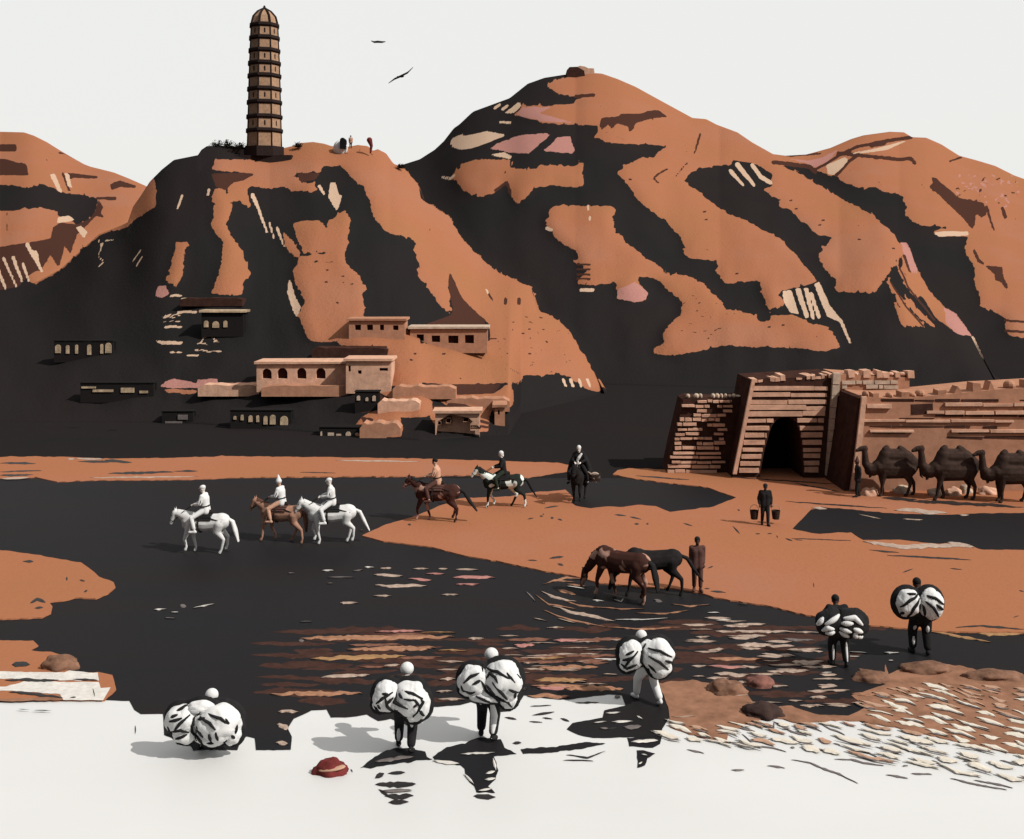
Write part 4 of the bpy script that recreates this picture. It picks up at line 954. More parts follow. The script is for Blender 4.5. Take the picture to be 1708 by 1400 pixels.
def gate_wing():
    D = gd(800, .06) + .35; s = D / F
    root = empty('gate_wing', W(1450, 800, D)); tag(root, 'pale plain wing wall standing right of the gatehouse corner', 'wall')
    L = lambda x, y: ((x - 1450) * s, (800 - y) * s)
    bm = bmesh.new(); wall_mesh(bm, [L(1385, 803), L(1397, 624), L(1428, 626), L(1517, 630), L(1517, 803)], [], 0, 2.6); bm_obj('wall', bm, M['loess_wall'], root)
    r = random.Random(4); bm = bmesh.new(); x = 1400
    while x < 1515:
        w = r.uniform(6, 12); h = r.uniform(3, 8)
        if r.random() < .5: ellipsoid(bm, (L(x + w / 2, 0)[0], .3, L(0, 627 - h * .35)[1]), (w * s * .55, .32, h * s * .6), None, 8, 6)
        else: box(bm, L(x, 0)[0], L(x + w * .9, 0)[0], -.06, .7, L(0, 630)[1], L(0, 625 - h)[1], .03)
        x += w
    bm_obj('battlement', bm, M['stone_pale'], root)
    bm = bmesh.new()
    for row in range(4): blocks_row(bm, L(1404 + (row > 2) * 8, 0)[0], L(1515 - (row > 2) * 60, 0)[0], L(0, 641 + row * 8)[1], 6.5 * s, 0, .09, r, .25, .8, .05, .18)
    bm_obj('stone_course', bm, M['stone_white'], root)
gate_wing()
def ruin_wall():
    D = gd(790, .06) + .3; s = D / F
    root = empty('ruined_wall', W(1175, 790, D)); tag(root, 'ruined rubble wall left of the gatehouse with dark gaps', 'wall')
    L = lambda x, y: ((x - 1175) * s, (790 - y) * s)
    bm = bmesh.new(); wall_mesh(bm, [L(1112, 792), L(1122, 745), L(1140, 668), L(1150, 664), L(1200, 666), L(1244, 662), L(1222, 794)], [], 0, 2); bm_obj('wall', bm, M['stone_dark'], root)
    r = random.Random(9); bm = bmesh.new()
    for i, y in enumerate(np.arange(668, 790, 7.8)):
        xl = np.interp(y, [660, 745, 790], [1139, 1121, 1111]); xr = np.interp(y, [660, 790], [1228, 1208])
        blocks_row(bm, L(xl, 0)[0] + r.uniform(0, .15), L(xr, 0)[0] - r.uniform(0, .5), L(0, y + 3)[1], 5.2 * s * r.uniform(.7, 1.1), 0, .2, r, .25, 1.7 if i > 9 else .8, .05, .04 if i > 10 else .16, .03)
    bm_obj('rubble', bm, M['stone_pale'], root)
    bm = bmesh.new()
    for x in range(1142, 1240, 7):
        if r.random() < .75: ellipsoid(bm, (L(x, 0)[0], .3, L(0, 662)[1]), (r.uniform(.08, .16), .25, r.uniform(.06, .15)), None, 8, 6)
    bm_obj('battlement', bm, M['stone_white'], root)
ruin_wall()
def long_wall():
    D = gd(832, .06) + 1.7; s = D / F
    root = empty('long_wall', W(1570, 830, D)); tag(root, 'long notched wall of worn horizontal courses behind the camels', 'wall')
    L = lambda x, y: ((x - 1570) * s, (830 - y) * s)
    top = [L(1440, 662), L(1480, 664), L(1540, 662), L(1600, 656), L(1660, 650), L(1700, 648), L(1900, 636)]
    bm = bmesh.new(); wall_mesh(bm, [L(1414, 836)] + top + [L(1900, 836)], [], 0, 3.5); bm_obj('wall', bm, M['loess_wall'], root)
    r = random.Random(12)
    bm = bmesh.new()
    for x, w, h, k in ((1448,7,8,1),(1462,9,7,0),(1488,8,7,1),(1510,12,9,0),(1526,10,6,1),(1540,14,10,1),(1572,12,8,0),(1600,14,11,2),(1630,14,13,0),(1655,10,14,2),(1690,16,12,1),(1718,12,12,0),(1745,12,12,1)):
        zb = np.interp(L(x, 0)[0], [t[0] for t in top], [t[1] for t in top])
        if k == 1: ellipsoid(bm, (L(x, 0)[0], .4, zb + h * s * .3), (w * s * .6, .4, h * s * .75), None, 10, 8)
        elif k == 2:
            cx = L(x, 0)[0]; wall_mesh(bm, [(cx - w * s * .6, zb - .05), (cx - .05, zb + h * s), (cx + w * s * .6, zb - .05)], [], 0.05, .7)
        else: box(bm, L(x - w / 2, 0)[0], L(x + w / 2, 0)[0], 0.02, .8, zb - .1, zb + h * s, .04)
    bm_obj('battlement', bm, M['loess_wall'], root)
    bm = bmesh.new()
    for y, x0, x1, h in ((668,1470,1900,5),(682,1560,1900,8),(694,1560,1900,3.5),(698,1500,1560,4),(712,1450,1620,3),(713,1640,1900,6),(722,1455,1900,2.4),(730,1580,1900,4)):
        zt = L(0, y)[1] + max(0, 0); x = x0
        while x < x1:
            l = r.uniform(25, 90); hh = h * s * r.uniform(.45, 1.1)
            if r.random() > .22: box(bm, L(x, 0)[0], L(min(x + l, x1) - 2, 0)[0], -.025, .06, zt - hh / 2, zt + hh / 2, .02)
            x += l
    box(bm, L(1520, 0)[0], L(1556, 0)[0], -.02, .06, L(0, 690)[1], L(0, 674)[1], .03)
    bm_obj('crack', bm, M['stone_dark'], root)
    bm = bmesh.new()
    for y, x0, x1, h in ((675,1575,1900,5),(688,1545,1900,5.5),(702,1440,1900,4),(718,1450,1900,4.5),(677,1445,1520,8)):
        blocks_row(bm, L(x0, 0)[0], L(x1, 0)[0], L(0, y + h / 2)[1], h * s, 0, .13, r, .4, 2.4, .05, .2)
    bm_obj('stone_course', bm, M['stone_pale'], root)
    # buttress corner
    bm = bmesh.new(); wall_mesh(bm, [L(1418, 815), L(1436, 662), L(1444, 661), L(1428, 815)], [], -.18, -.003); bm_obj('corner_stone', bm, M['stone_pale'], root)
    bm = bmesh.new(); wall_mesh(bm, [L(1405, 836), L(1432, 664), L(1439.5, 664), L(1413.5, 836)], [], .02, 3.4); bm_obj('flank_shade', bm, M['stone_dark'], root)  # shade on the wall's left end, put in as a dark slab
long_wall()
for i, (x, y, rx) in enumerate(((1452,826,.5),(1505,822,.55),(1590,826,.5),(1610,822,.4),(1648,824,.6),(1560,826,.45))):
    rock('rubble_stone', x, y, rx * .8, .3, .35, 'stone_white' if i % 2 else 'stone_pale', ['pale stone under the neck of the first camel','whitish stone between the legs of the first camel','pale stone between the fore legs of the second camel','whitish stone under the belly of the second camel','pale stone behind the hind legs of the second camel','whitish stone before the fore feet of the second camel'][i], 20 + i, .06)

# ------------------------------------------------------------------ figures
def hand(bm, wrist, d, up, s=1.0, curl=.6):
    """palm, four unequal curled fingers and a thumb from the palm's side"""
    d = Vector(d).normalized(); up = Vector(up); side = d.cross(up).normalized(); up = side.cross(d).normalized()
    w = Vector(wrist); palm = w + d * .085 * s
    for k in (-1, 0, 1): capsule(bm, w + side * .014 * k * s, .02 * s, palm + side * .024 * k * s, .019 * s, 8, 2)
    for k, ln in zip((-1.5, -.5, .5, 1.5), (.062, .078, .074, .056)):
        a = palm + side * .022 * k * s; b = a + (d * math.cos(curl * .6) - up * math.sin(curl * .6)) * ln * .55 * s
        c = b + (d * math.cos(curl * 1.6) - up * math.sin(curl * 1.6)) * ln * .55 * s
        chain(bm, [a, b, c], [.0115 * s, .0105 * s, .009 * s], n=7, k=2)
    t0 = w + d * .03 * s - side * .028 * s; t1 = t0 - side * .035 * s + d * .025 * s - up * .012 * s
    chain(bm, [t0, t1, t1 + d * .032 * s - up * .01 * s], [.014 * s, .012 * s, .01 * s], n=7, k=2)

def person(J, loc, rz, s, skin, jacket, trousers, hat, hatmat, label, group=None, barefoot=True, robe=False, hair='hair', cat='person'):
    """J: joints, forward = +x, left = +y"""
    V = {k: Vector(v) for k, v in J.items() if k not in ('stripes', 'cloak', 'baggy')}
    bm = bmesh.new()
    up = (V['head'] - V['neck']).normalized(); fw = Vector(J.get('look', (1, 0, 0))); fw = (fw - up * fw.dot(up)).normalized(); sd = up.cross(fw)
    H = V['head']
    R3 = Matrix((fw, sd, up)).transposed().to_quaternion()
    ellipsoid(bm, H + up * .02, (.098, .078, .115), R3); ellipsoid(bm, H - up * .055 + fw * .02, (.07, .058, .07), R3)
    capsule(bm, H + fw * .085 + up * .0, .012, H + fw * .11 - up * .03, .017, 8, 3)                    # nose
    ellipsoid(bm, H + fw * .088 - up * .062, (.012, .026, .012), R3)                                   # mouth
    for k in (-1, 1): ellipsoid(bm, H + sd * .08 * k - up * .01, (.024, .012, .034), R3)               # ears
    capsule(bm, V['neck'] - up * .05, .06, H - up * .05, .055)
    mid = V['pelvis'].lerp(V['chest'], .5)
    for k in (-1, 1):
        off = (V['shL'] - V['shR']).normalized() * k
        chain(bm, [V['pelvis'] + off * .07, mid + off * .06, V['chest'] + off * .08], [.115, .105, .12])
        S = 'L' if k > 0 else 'R'
        capsule(bm, V['chest'] + (V['neck'] - V['chest']) * .5, .08, V['sh' + S], .07)
        chain(bm, [V['sh' + S], V['el' + S], V['ha' + S]], [.058, .043, .03])
        hd = (V['ha' + S] - V['el' + S]).normalized()
        hand(bm, V['ha' + S], hd, J.get('palm', (0, 0, 1)), 1.0, .9)
        chain(bm, [V['hi' + S], V['kn' + S], V['an' + S]], [.088, .06, .042])
        calf = V['kn' + S].lerp(V['an' + S], .3); capsule(bm, calf, .056, calf, .056)
        chain(bm, [V['an' + S] - Vector((0, 0, .03)), V['to' + S]], [.043, .034])
        heel = V['an' + S] + (V['an' + S] - V['to' + S]).normalized() * .05 + Vector((0, 0, -.045)); capsule(bm, V['an' + S], .035, heel, .03)
    body = remeshed('person', bm, M[skin], None, .0145, 2)
    body.location = loc; body.rotation_euler = (0, 0, rz); body.scale = (s, s, s)
    tag(body, label, cat, group)
    # eyes
    for k in (-1, 1):
        bm = bmesh.new(); ellipsoid(bm, H + fw * .092 + sd * .032 * k + up * .018, (.008, .012, .008), R3, 8, 6)
        bm_obj('eye', bm, M['hair'], body, True)
    for (S, t0, t1, r0) in J.get('stripes', ()):
        hip, kn, an = V['hi' + S], V['kn' + S], V['an' + S]
        pt = lambda t: (hip.lerp(kn, t) if t < 1 else kn.lerp(an, t - 1)) + Vector((-(.088 - .016 * t) * 1.3, 0, 0))
        bm = bmesh.new(); chain(bm, [pt(t0 + (t1 - t0) * i / 6) for i in range(7)], [r0 * (.5 + .7 * math.sin(math.pi * (i + .6) / 7.2)) for i in range(7)], n=8, k=3)
        remeshed('leg_highlight', bm, M['white_cloth'], body, .016, 2)  # white strips put highlights on the dark legs
    if 'cloak' in J:
        bm = bmesh.new()
        for k in (-1, 0, 1): chain(bm, [V['neck'] + Vector((-.06, .1 * k, -.05)), V['pelvis'] + Vector((-.16, .24 * k, .1)), V['pelvis'] + Vector((-.34, .36 * k, -.32))], [.12, .17, .15])
        for k in (-1, 1): chain(bm, [V['neck'] + Vector((-.02, .14 * k, -.08)), V['pelvis'] + Vector((.02, .34 * k, .1)), V['pelvis'] + Vector((.05, .44 * k, -.3))], [.11, .11, .1])
        remeshed('cloak', bm, M[jacket], body, .03, 4)
    # jacket
    bm = bmesh.new()
    for k in (-1, 1):
        off = (V['shL'] - V['shR']).normalized() * k; S = 'L' if k > 0 else 'R'
        pel = V['pelvis'] - (V['chest'] - V['pelvis']).normalized() * (.12 if robe else .07)
        chain(bm, [pel + off * .075, mid + off * .07, V['chest'] + off * .085], [.145, .13, .143])
        capsule(bm, V['chest'] + (V['neck'] - V['chest']) * .45, .095, V['sh' + S], .085)
        e = V['el' + S].lerp(V['ha' + S], .82)
        chain(bm, [V['sh' + S], V['el' + S], e], [.08, .066, .056])
    capsule(bm, V['chest'].lerp(V['neck'], .6), .085, V['neck'] - up * .01, .068)
    remeshed('jacket', bm, M[jacket], body, .02, 3)
    bm = bmesh.new()
    for S in 'LR':
        a = V['kn' + S].lerp(V['an' + S], .78)
        bg_ = J.get('baggy', 1.0); chain(bm, [V['pelvis'], V['hi' + S], V['kn' + S], a], [.125, .112 * bg_, .082 * bg_, .068 * bg_])
    remeshed('trousers', bm, M[trousers], body, .02, 3)
    if jacket in ('white_cloth', 'tan_cloth') and not robe:
        bm = bmesh.new(); c_ = V['pelvis'].lerp(V['chest'], .3); u_ = (V['chest'] - V['pelvis']).normalized(); s_ = Vector((0, 1, 0)); f_ = s_.cross(u_)
        chain(bm, [c_ + s_ * .215 * math.cos(a) + f_ * .15 * math.sin(a) for a in np.linspace(0, 2 * math.pi, 20)], [.024] * 20, n=6, k=2)
        bm_obj('belt', bm, M['leather'], body, True)
        for S in 'LR':
            bm = bmesh.new(); p_ = V['sh' + S].lerp(V['el' + S], .35); q_ = V['el' + S]; o_ = Vector((-.03, .05 if S == 'L' else -.05, .0))
            chain(bm, [p_ + o_, p_.lerp(q_, .6) + o_ * 1.1, q_ + o_ * 1.0], [.012, .022, .014], n=6, k=2); bm_obj('sleeve_seam', bm, M['leather'], body, True)
    for S in 'LR':
        bm = bmesh.new()
        t = V['to' + S]; a = V['an' + S]
        capsule(bm, a + Vector((0, 0, -.035)), .056, t, .047); capsule(bm, a + (a - t).normalized() * .03 + Vector((0, 0, -.04)), .05, a, .05)
        remeshed('shoe', bm, M[trousers], body, .018, 2)
    bm = bmesh.new()
    if hat == 'cap':
        ellipsoid(bm, H + up * .06 - fw * .01, (.115, .1, .085), R3); ellipsoid(bm, H + up * .045 + fw * .1, (.055, .06, .012), R3)
        remeshed('cap', bm, M[hatmat], body, .015, 2)
    elif hat == 'scarf':
        ellipsoid(bm, H + up * .045 - fw * .022, (.112, .097, .11), R3); ellipsoid(bm, H - up * .06 - fw * .05, (.065, .07, .08), R3)
        remeshed('headscarf', bm, M[hatmat], body, .016, 2)
    elif hat == 'turban':
        ellipsoid(bm, H + up * .035 - fw * .02, (.142, .138, .13), R3)
        remeshed('headcloth', bm, M[hatmat], body, .016, 2)
    elif hat == 'cone':
        chain(bm, [H + up * .06, H + up * .28 - fw * .03], [.12, .025])
        remeshed('hat', bm, M[hatmat], body, .016, 2)
    elif hat == 'brim':
        ellipsoid(bm, H + up * .07, (.11, .1, .085), R3); ellipsoid(bm, H + up * .05, (.2, .19, .018), R3)
        remeshed('hat', bm, M[hatmat], body, .016, 1)
    else:
        ellipsoid(bm, H + up * .05 - fw * .02, (.112, .096, .1), R3)
        remeshed('hair', bm, M[hair], body, .016, 2)
    return body

def J_stand(arm=.12, stride=.0, lean=0.0, armf=0.0):
    return dict(pelvis=(0,0,.93), chest=(.0+lean*.6,0,1.3), neck=(.01+lean,0,1.47), head=(.03+lean*1.25,0,1.63),
        shL=(lean*.8,.19,1.41), shR=(lean*.8,-.19,1.41), elL=(-.04+armf*.3+lean*.5,.19+arm,1.13), elR=(-.04+armf*.3+lean*.5,-.19-arm,1.13),
        haL=(.06+armf,.17+arm,.89), haR=(.06+armf,-.17-arm,.89),
        hiL=(0,.09,.9), hiR=(0,-.09,.9), knL=(.03+stride*.55,.1,.5), knR=(.03-stride*.35,-.1,.5),
        anL=(stride,.1,.085), anR=(-stride,-.1,.085+abs(stride)*.12), toL=(stride+.16,.13,.035), toR=(-stride+.15,-.13,.035+abs(stride)*.05), palm=(1,0,0))
def J_ride(lean=.0):
    return dict(pelvis=(-.05,0,1.56), chest=(-.02+lean*.6,0,1.93), neck=(0+lean,0,2.1), head=(.03+lean*1.2,0,2.26),
        shL=(lean*.8,.2,2.03), shR=(lean*.8,-.2,2.03), elL=(.08,.28,1.78), elR=(.08,-.28,1.78), haL=(.36,.12,1.72), haR=(.36,-.12,1.72),
        hiL=(-.02,.12,1.53), hiR=(-.02,-.12,1.53), knL=(.34,.38,1.3), knR=(.34,-.38,1.3), anL=(.2,.42,.86), anR=(.2,-.42,.86), toL=(.38,.44,.82), toR=(.38,-.44,.82), palm=(0,0,1))
def J_port(stride=.18, squat=0.0):
    dz = -squat
    return dict(pelvis=(-.02,0,.9+dz), chest=(.2,0,1.2+dz), neck=(.3,0,1.34+dz), head=(.37,0,1.45+dz),
        shL=(.24,.19,1.33+dz), shR=(.24,-.19,1.33+dz), elL=(.42,.3,1.08+dz), elR=(.42,-.3,1.08+dz), haL=(.36,.16,1.27+dz), haR=(.36,-.16,1.27+dz),
        hiL=(-.02,.1,.88+dz), hiR=(-.02,-.1,.88+dz), knL=(.12+stride*.5+squat*.5,.14,.5+dz*.2), knR=(.1-stride*.3+squat*.5,-.14,.48+dz*.2),
        anL=(stride,.15,.085), anR=(-stride,-.13,.1+stride*.15), toL=(stride+.16,.18,.035), toR=(-stride+.14,-.16,.04), palm=(0,0,1), baggy=1.3)

def horse(loc, rz, s, coat, label, head=0.0, phase=0.0, tailk=0.0, mane='hair', saddle=None, group=None, graze=False, legs_mat=None):
    """forward = +x. head: lowers the head (0 = carried high, 1 = low)"""
    bm = bmesh.new()
    chain(bm, [(-.66,0,1.13),(-.45,0,1.1),(0,0,1.06),(.4,0,1.1),(.58,0,1.12)], [.285,.3,.315,.3,.255])
    ellipsoid(bm, (-.62,0,1.22), (.27,.24,.2)); ellipsoid(bm, (.42,0,1.3), (.2,.13,.14)); ellipsoid(bm, (.66,0,1.02), (.16,.2,.22))
    if graze: nk = [(.56,0,1.24),(.86,0,1.06),(1.1,0,.72)]; hd = (1.2,0,.62); mz = (1.33,0,.2)
    else:
        nk = [(.55,0,1.22),(.82,0,1.44 - head*.14),(1.02,0,1.68 - head*.34)]
        hd = (1.08,0,1.73 - head*.38); mz = (1.33 - head*.12,0,1.42 - head*.48)
    chain(bm, nk, [.235,.165,.12]); capsule(bm, nk[0] - Vector((0,0,.12)) if isinstance(nk[0], Vector) else (nk[0][0]+.02,0,nk[0][2]-.14), .19, nk[1], .15)
    h0 = Vector(hd); m0 = Vector(mz); ax = (m0 - h0)
    for k in (-1, 1): chain(bm, [h0 + Vector((0,.025*k,0)), h0 + ax*.4 + Vector((0,.022*k,0)), h0 + ax*.85 + Vector((0,.02*k,0)), m0 + Vector((0,.015*k,0))], [.1,.082,.06,.056])
    jaw = h0 + ax*.28 + Vector((-.05,0,-.06)); capsule(bm, jaw, .075, h0 + ax*.8 + Vector((-.02,0,-.02)), .045)
    fwd = ax.normalized(); upv = Vector((0,1,0)).cross(fwd) * -1
    if upv.z < 0 and not graze: upv = -upv
    for k in (-1, 1): capsule(bm, h0 + Vector((-.02,.055*k,.07)), .035, h0 + Vector((-.015,.075*k,.2)) if not graze else h0 + Vector((.1,.09*k,.12)), .012, 8, 3)
    def leg(front, k, ph):
        sw = math.sin(ph) * .22; lift = max(0, math.cos(ph)) * .1
        y = .15 * k
        if front:
            return [(.5,y,1.02),(.52 + sw*.45,y,.74),(.54 + sw*.75 + lift*.6,y*.95,.47 + lift*.3),(.5 + sw*1.15 - lift*.5,y*.92,.15 + lift),(.55 + sw*1.2 - lift*.6,y*.92,.045 + lift)], [.145,.1,.062,.043,.06]
        return [(-.6,y,1.06),(-.52 + sw*.4,y*1.05,.8),(-.78 + sw*.7,y,.52 + lift*.5),(-.72 + sw*1.2 - lift*.2,y*.95,.15 + lift),(-.66 + sw*1.25 - lift*.3,y*.95,.045 + lift)], [.2,.14,.065,.045,.06]
    for i, (fr, k) in enumerate(((1,1),(1,-1),(0,1),(0,-1))):
        P, R = leg(fr, k, phase + (0, math.pi, math.pi*.75, math.pi*1.75)[i])
        chain(bm, P, R)
    body = remeshed('horse', bm, M[coat], None, .026, 4)
    body.location = loc; body.rotation_euler = (0, 0, rz); body.scale = (s, s, s)
    tag(body, label, 'horse', group)
    bm = bmesh.new()
    for i in range(5):
        y = (i - 2) * .025
        chain(bm, [(-.88,y*.6,1.22),(-1.0 - tailk*.1,y,1.12),(-1.06 - tailk*.25,y*1.6,.8),(-1.08 - tailk*.55,y*1.3,.42)], [.045,.06,.06,.02], n=8)
    remeshed('tail', bm, M[mane if coat != 'coat_white' else 'coat_white'], body, .022, 2)
    bm = bmesh.new()
    A, B, C = (Vector(p) for p in nk)
    crest = Vector((-.1,0,.2)) if not graze else Vector((.14,0,.16))
    pts = [A.lerp(B, t) for t in (.1,.4,.7)] + [B.lerp(C, t) for t in (0,.35,.7,1)]
    for i, p in enumerate(pts):
        q = p + crest * (.92 - .07*i)
        chain(bm, [q, q + Vector((-.02,.08,-.06)), q + Vector((-.03,.11,-.2))], [.045,.04,.02], n=7, k=2)
        chain(bm, [q, q + Vector((-.02,-.08,-.06)), q + Vector((-.03,-.11,-.17))], [.045,.04,.02], n=7, k=2)
    q = Vector(hd); chain(bm, [q + Vector((0,0,.1)), q + fwd*.17 + Vector((.03,0,.06))], [.045,.02], n=7, k=2)
    remeshed('mane', bm, M[mane], body, .022, 2)
    for k in (-1, 1):
        bm = bmesh.new(); ellipsoid(bm, h0 + ax*.3 + Vector((.03,.095*k,.03)), (.022,.016,.022), None, 8, 6)
        bm_obj('eye', bm, M['hair'], body, True)
    if saddle:
        bm = bmesh.new()
        for t in range(9):
            a = math.radians(-62 + 124*t/8)
            y = math.sin(a)*.335; z = 1.07 + math.cos(a)*.335
            capsule(bm, (-.32,y,z), .03, (.25,y,z), .03, 8, 2)
        remeshed('saddle_cloth', bm, M[saddle], body, .022, 2)
        bm = bmesh.new()
        chain(bm, [(-.25,0,1.46),(-.05,0,1.42),(.16,0,1.47)], [.08,.11,.07]); 
        for k in (-1, 1): chain(bm, [(.05,.3*k,1.3),(.2,.41*k,.95)], [.018,.018], n=6, k=2); capsule(bm, (.16,.42*k,.8), .022, (.33,.42*k,.8), .022, 6, 2)
        sd_ = bm_obj('saddle', bm, M['leather'], body, True)
        bm = bmesh.new(); chain(bm, [(.12, .335 * math.cos(a), 1.07 + .335 * math.sin(a)) for a in np.linspace(0, 2*math.pi, 22)], [.026]*22, n=6, k=2); bm_obj('girth', bm, M['leather'], sd_, True)
        bm = bmesh.new(); chain(bm, [(.3,.3,1.2),(.62,.2,1.12),(.83,0,1.06),(.62,-.2,1.12),(.3,-.3,1.2)], [.022]*5, n=6, k=2); bm_obj('breast_strap', bm, M['leather'], sd_, True)
        bm = bmesh.new(); chain(bm, [(-.3,.27,1.28),(-.7,.265,1.16),(-.94,0,1.1),(-.7,-.265,1.16),(-.3,-.27,1.28)], [.022]*5, n=6, k=2); bm_obj('breeching', bm, M['leather'], sd_, True)
        bm = bmesh.new()
        for k in (-1, 1): chain(bm, [m0 + Vector((-.03,.06*k,.03)), Vector((.75,.14*k,1.5 - head*.05)), Vector((.4,.1*k,1.72))], [.012,.012,.012], n=6, k=2)
        ring_ = [h0 + ax*.7 + Vector((0, .08*math.cos(a), 0)) + upv*.08*math.sin(a) for a in np.linspace(0, 2*math.pi, 13)]
        chain(bm, ring_, [.012]*13, n=6, k=2)
        bm_obj('bridle', bm, M['leather'], body, True)
    return body

GR = 'riders fording the river'; GH = 'ridden horses crossing the river'
def rider(x, y, rz, s, coat, skin, jacket, trousers, hat, hatmat, hl, rl, z=.02, saddle='black_cloth', lean=.03, cloak=False, **kw):
    loc = G(x, y, z)
    horse(loc, rz, s, coat, hl, saddle=saddle, group=GH, **kw)
    J = J_ride(lean)
    if cloak: J['cloak'] = 1
    person(J, loc, rz, s, skin, jacket, trousers, hat, hatmat, rl, GR)
PI = math.pi
rider(341, 922, PI*.97, 1.06, 'coat_white', 'skin_pale', 'white_cloth', 'white_cloth', 'cap', 'white_cloth', 'white horse with lowered head wading alone at the left of the river', 'person in white with a light cap riding the leftmost white horse', head=.85, phase=.6, mane='coat_white', tailk=.3)
rider(468, 903, PI*.92, 1.02, 'coat_bay', 'skin', 'white_cloth', 'tan_cloth', 'cone', 'white_cloth', 'brown horse in the river partly hidden by a white horse', 'person in a white tunic and pointed white hat on the brown wading horse', head=.55, phase=2.2, mane='coat_brown', saddle='brown_cloth')
rider(552, 906, PI*1.03, 1.06, 'coat_white', 'skin_pale', 'white_cloth', 'white_cloth', 'cap', 'white_cloth', 'white horse wading nearest the tip of the sand spit', 'person in white on the white horse nearest the sand spit', head=.5, phase=3.6, mane='coat_white', tailk=.6)
rider(728, 869, PI*.96, 1.1, 'coat_patch', 'skin', 'tan_cloth', 'brown_cloth', 'hair', 'hair', 'dark brown horse stepping out of the river onto the sand spit', 'bareheaded person in a tan tunic on the dark brown horse', z=.06, head=.35, phase=1.1, tailk=.9, saddle='brown_cloth')
rider(838, 846, PI*1.02, 1.04, 'coat_pied', 'skin_pale', 'black_cloth', 'green_cloth', 'scarf', 'white_cloth', 'black and white pied horse walking on the sand spit', 'person in a dark coat and white headscarf on the pied horse', z=.06, head=.2, phase=2.6, tailk=.7)
rider(966, 836, -PI*.58, 1.06, 'coat_black', 'skin_pale', 'black_cloth', 'black_cloth', 'scarf', 'white_cloth', 'black horse seen from the front at the back of the line', 'person in black with a white sash facing us on the black horse', z=.06, head=.25, phase=.2, tailk=.4, cloak=True)
# white sash of the last rider and the basket load at the side
loc = G(966, 836, .06)
sash = empty('sash', loc, -PI*.58, 1.06); tag(sash, 'white sash hanging on the chest of the black clad rider', 'sash')
bm = bmesh.new(); chain(bm, [(.13,.12,2.05),(.165,.02,1.9),(.17,-.06,1.75)], [.05,.07,.05], n=10); remeshed('chest_band', bm, M['white_cloth'], sash, .02, 2)
bm = bmesh.new(); chain(bm, [(.17,-.02,1.72),(.2,-.04,1.5)], [.04,.025], n=8); bm_obj('tail_end', bm, M['white_cloth'], sash, True)
def basket(x, y, z, s):
    root = empty('pannier', G(x, y, z), 0, s); tag(root, 'pale woven pannier slung at the side of the black horse', 'basket')
    bm = bmesh.new(); ellipsoid(bm, (0,0,1.15), (.26,.2,.22)); bm_obj('basket', bm, M['ripple_pale'], root, True)
    bm = bmesh.new()
    for i in range(7):
        a = i * .9; chain(bm, [(.25*math.cos(t),.21*math.sin(t),1.0 + .05*i + .03*math.sin(3*t)) for t in np.linspace(0, 6.28, 14)], [.018]*14, n=5, k=1)
    bm_obj('weave', bm, M['leather'], root, True)
    bm = bmesh.new(); chain(bm, [(-.4,0,1.42),(-.22,-.1,1.34),(-.05,-.19,1.12),(.05,-.16,.95)], [.03,.03,.03,.025], n=8); bm_obj('strap', bm, M['ripple_pale'], root, True)
basket(992, 838, .06, 1.0)

# horses drinking at the spit and the man beside them
horse(G(1088, 992, .02), PI*1.0, 1.06, 'coat_black', 'black horse standing in the shallow edge of the river drinking', graze=True, phase=1.57, tailk=.9, group='loose horses drinking')
horse(G(1036, 1000, .02), PI*.80, 1.14, 'coat_patch', 'brown and pale horse bowing its head to drink beside the black horse', graze=True, phase=1.2, tailk=.2, group='loose horses drinking')
person(J_stand(.02, .03), G(1163, 986, .06), -PI*.5, 1.02, 'skin_dark', 'brown_cloth', 'brown_cloth', 'hair', 'hair', 'person in dark brown clothes standing behind the drinking horses', robe=True)
person(J_stand(.08, .12, .03), G(1276, 876, .06), -PI*.5, .98, 'skin_dark', 'black_cloth', 'black_cloth', 'cap', 'black_cloth', 'person in black carrying two buckets up the sand below the gate')
def bucket(x, y, label):
    root = empty('bucket', G(x, y, .06)); tag(root, label, 'bucket', 'buckets carried by hand')
    bm = bmesh.new(); n = 16
    R0, R1, z0, z1 = .14, .185, .2, .56
    rings = []
    for r, z in ((R0*.9, z0), (R0, z0), (R1, z1), (R1*.93, z1), (R0*.9, z0 + .04)): rings.append([bm.verts.new((r*math.cos(2*PI*i/n), r*math.sin(2*PI*i/n), z)) for i in range(n)])
    for a, b in zip(rings[:-1], rings[1:]):
        for i in range(n): bm.faces.new((a[i], a[(i+1)%n], b[(i+1)%n], b[i]))
    bm.faces.new(rings[0]); bm.faces.new(rings[-1]); bm_obj('pail', bm, M['wood'], root)
    bm = bmesh.new(); chain(bm, [(.18*math.cos(t), 0, z1 + .24*math.sin(t)) for t in np.linspace(0, PI, 10)], [.012]*10, n=6, k=1); bm_obj('handle', bm, M['ripple_pale'], root)
bucket(1258, 874, 'dark pail hanging on the left of the person below the gate'); bucket(1294, 874, 'dark pail hanging on the right of the person below the gate')

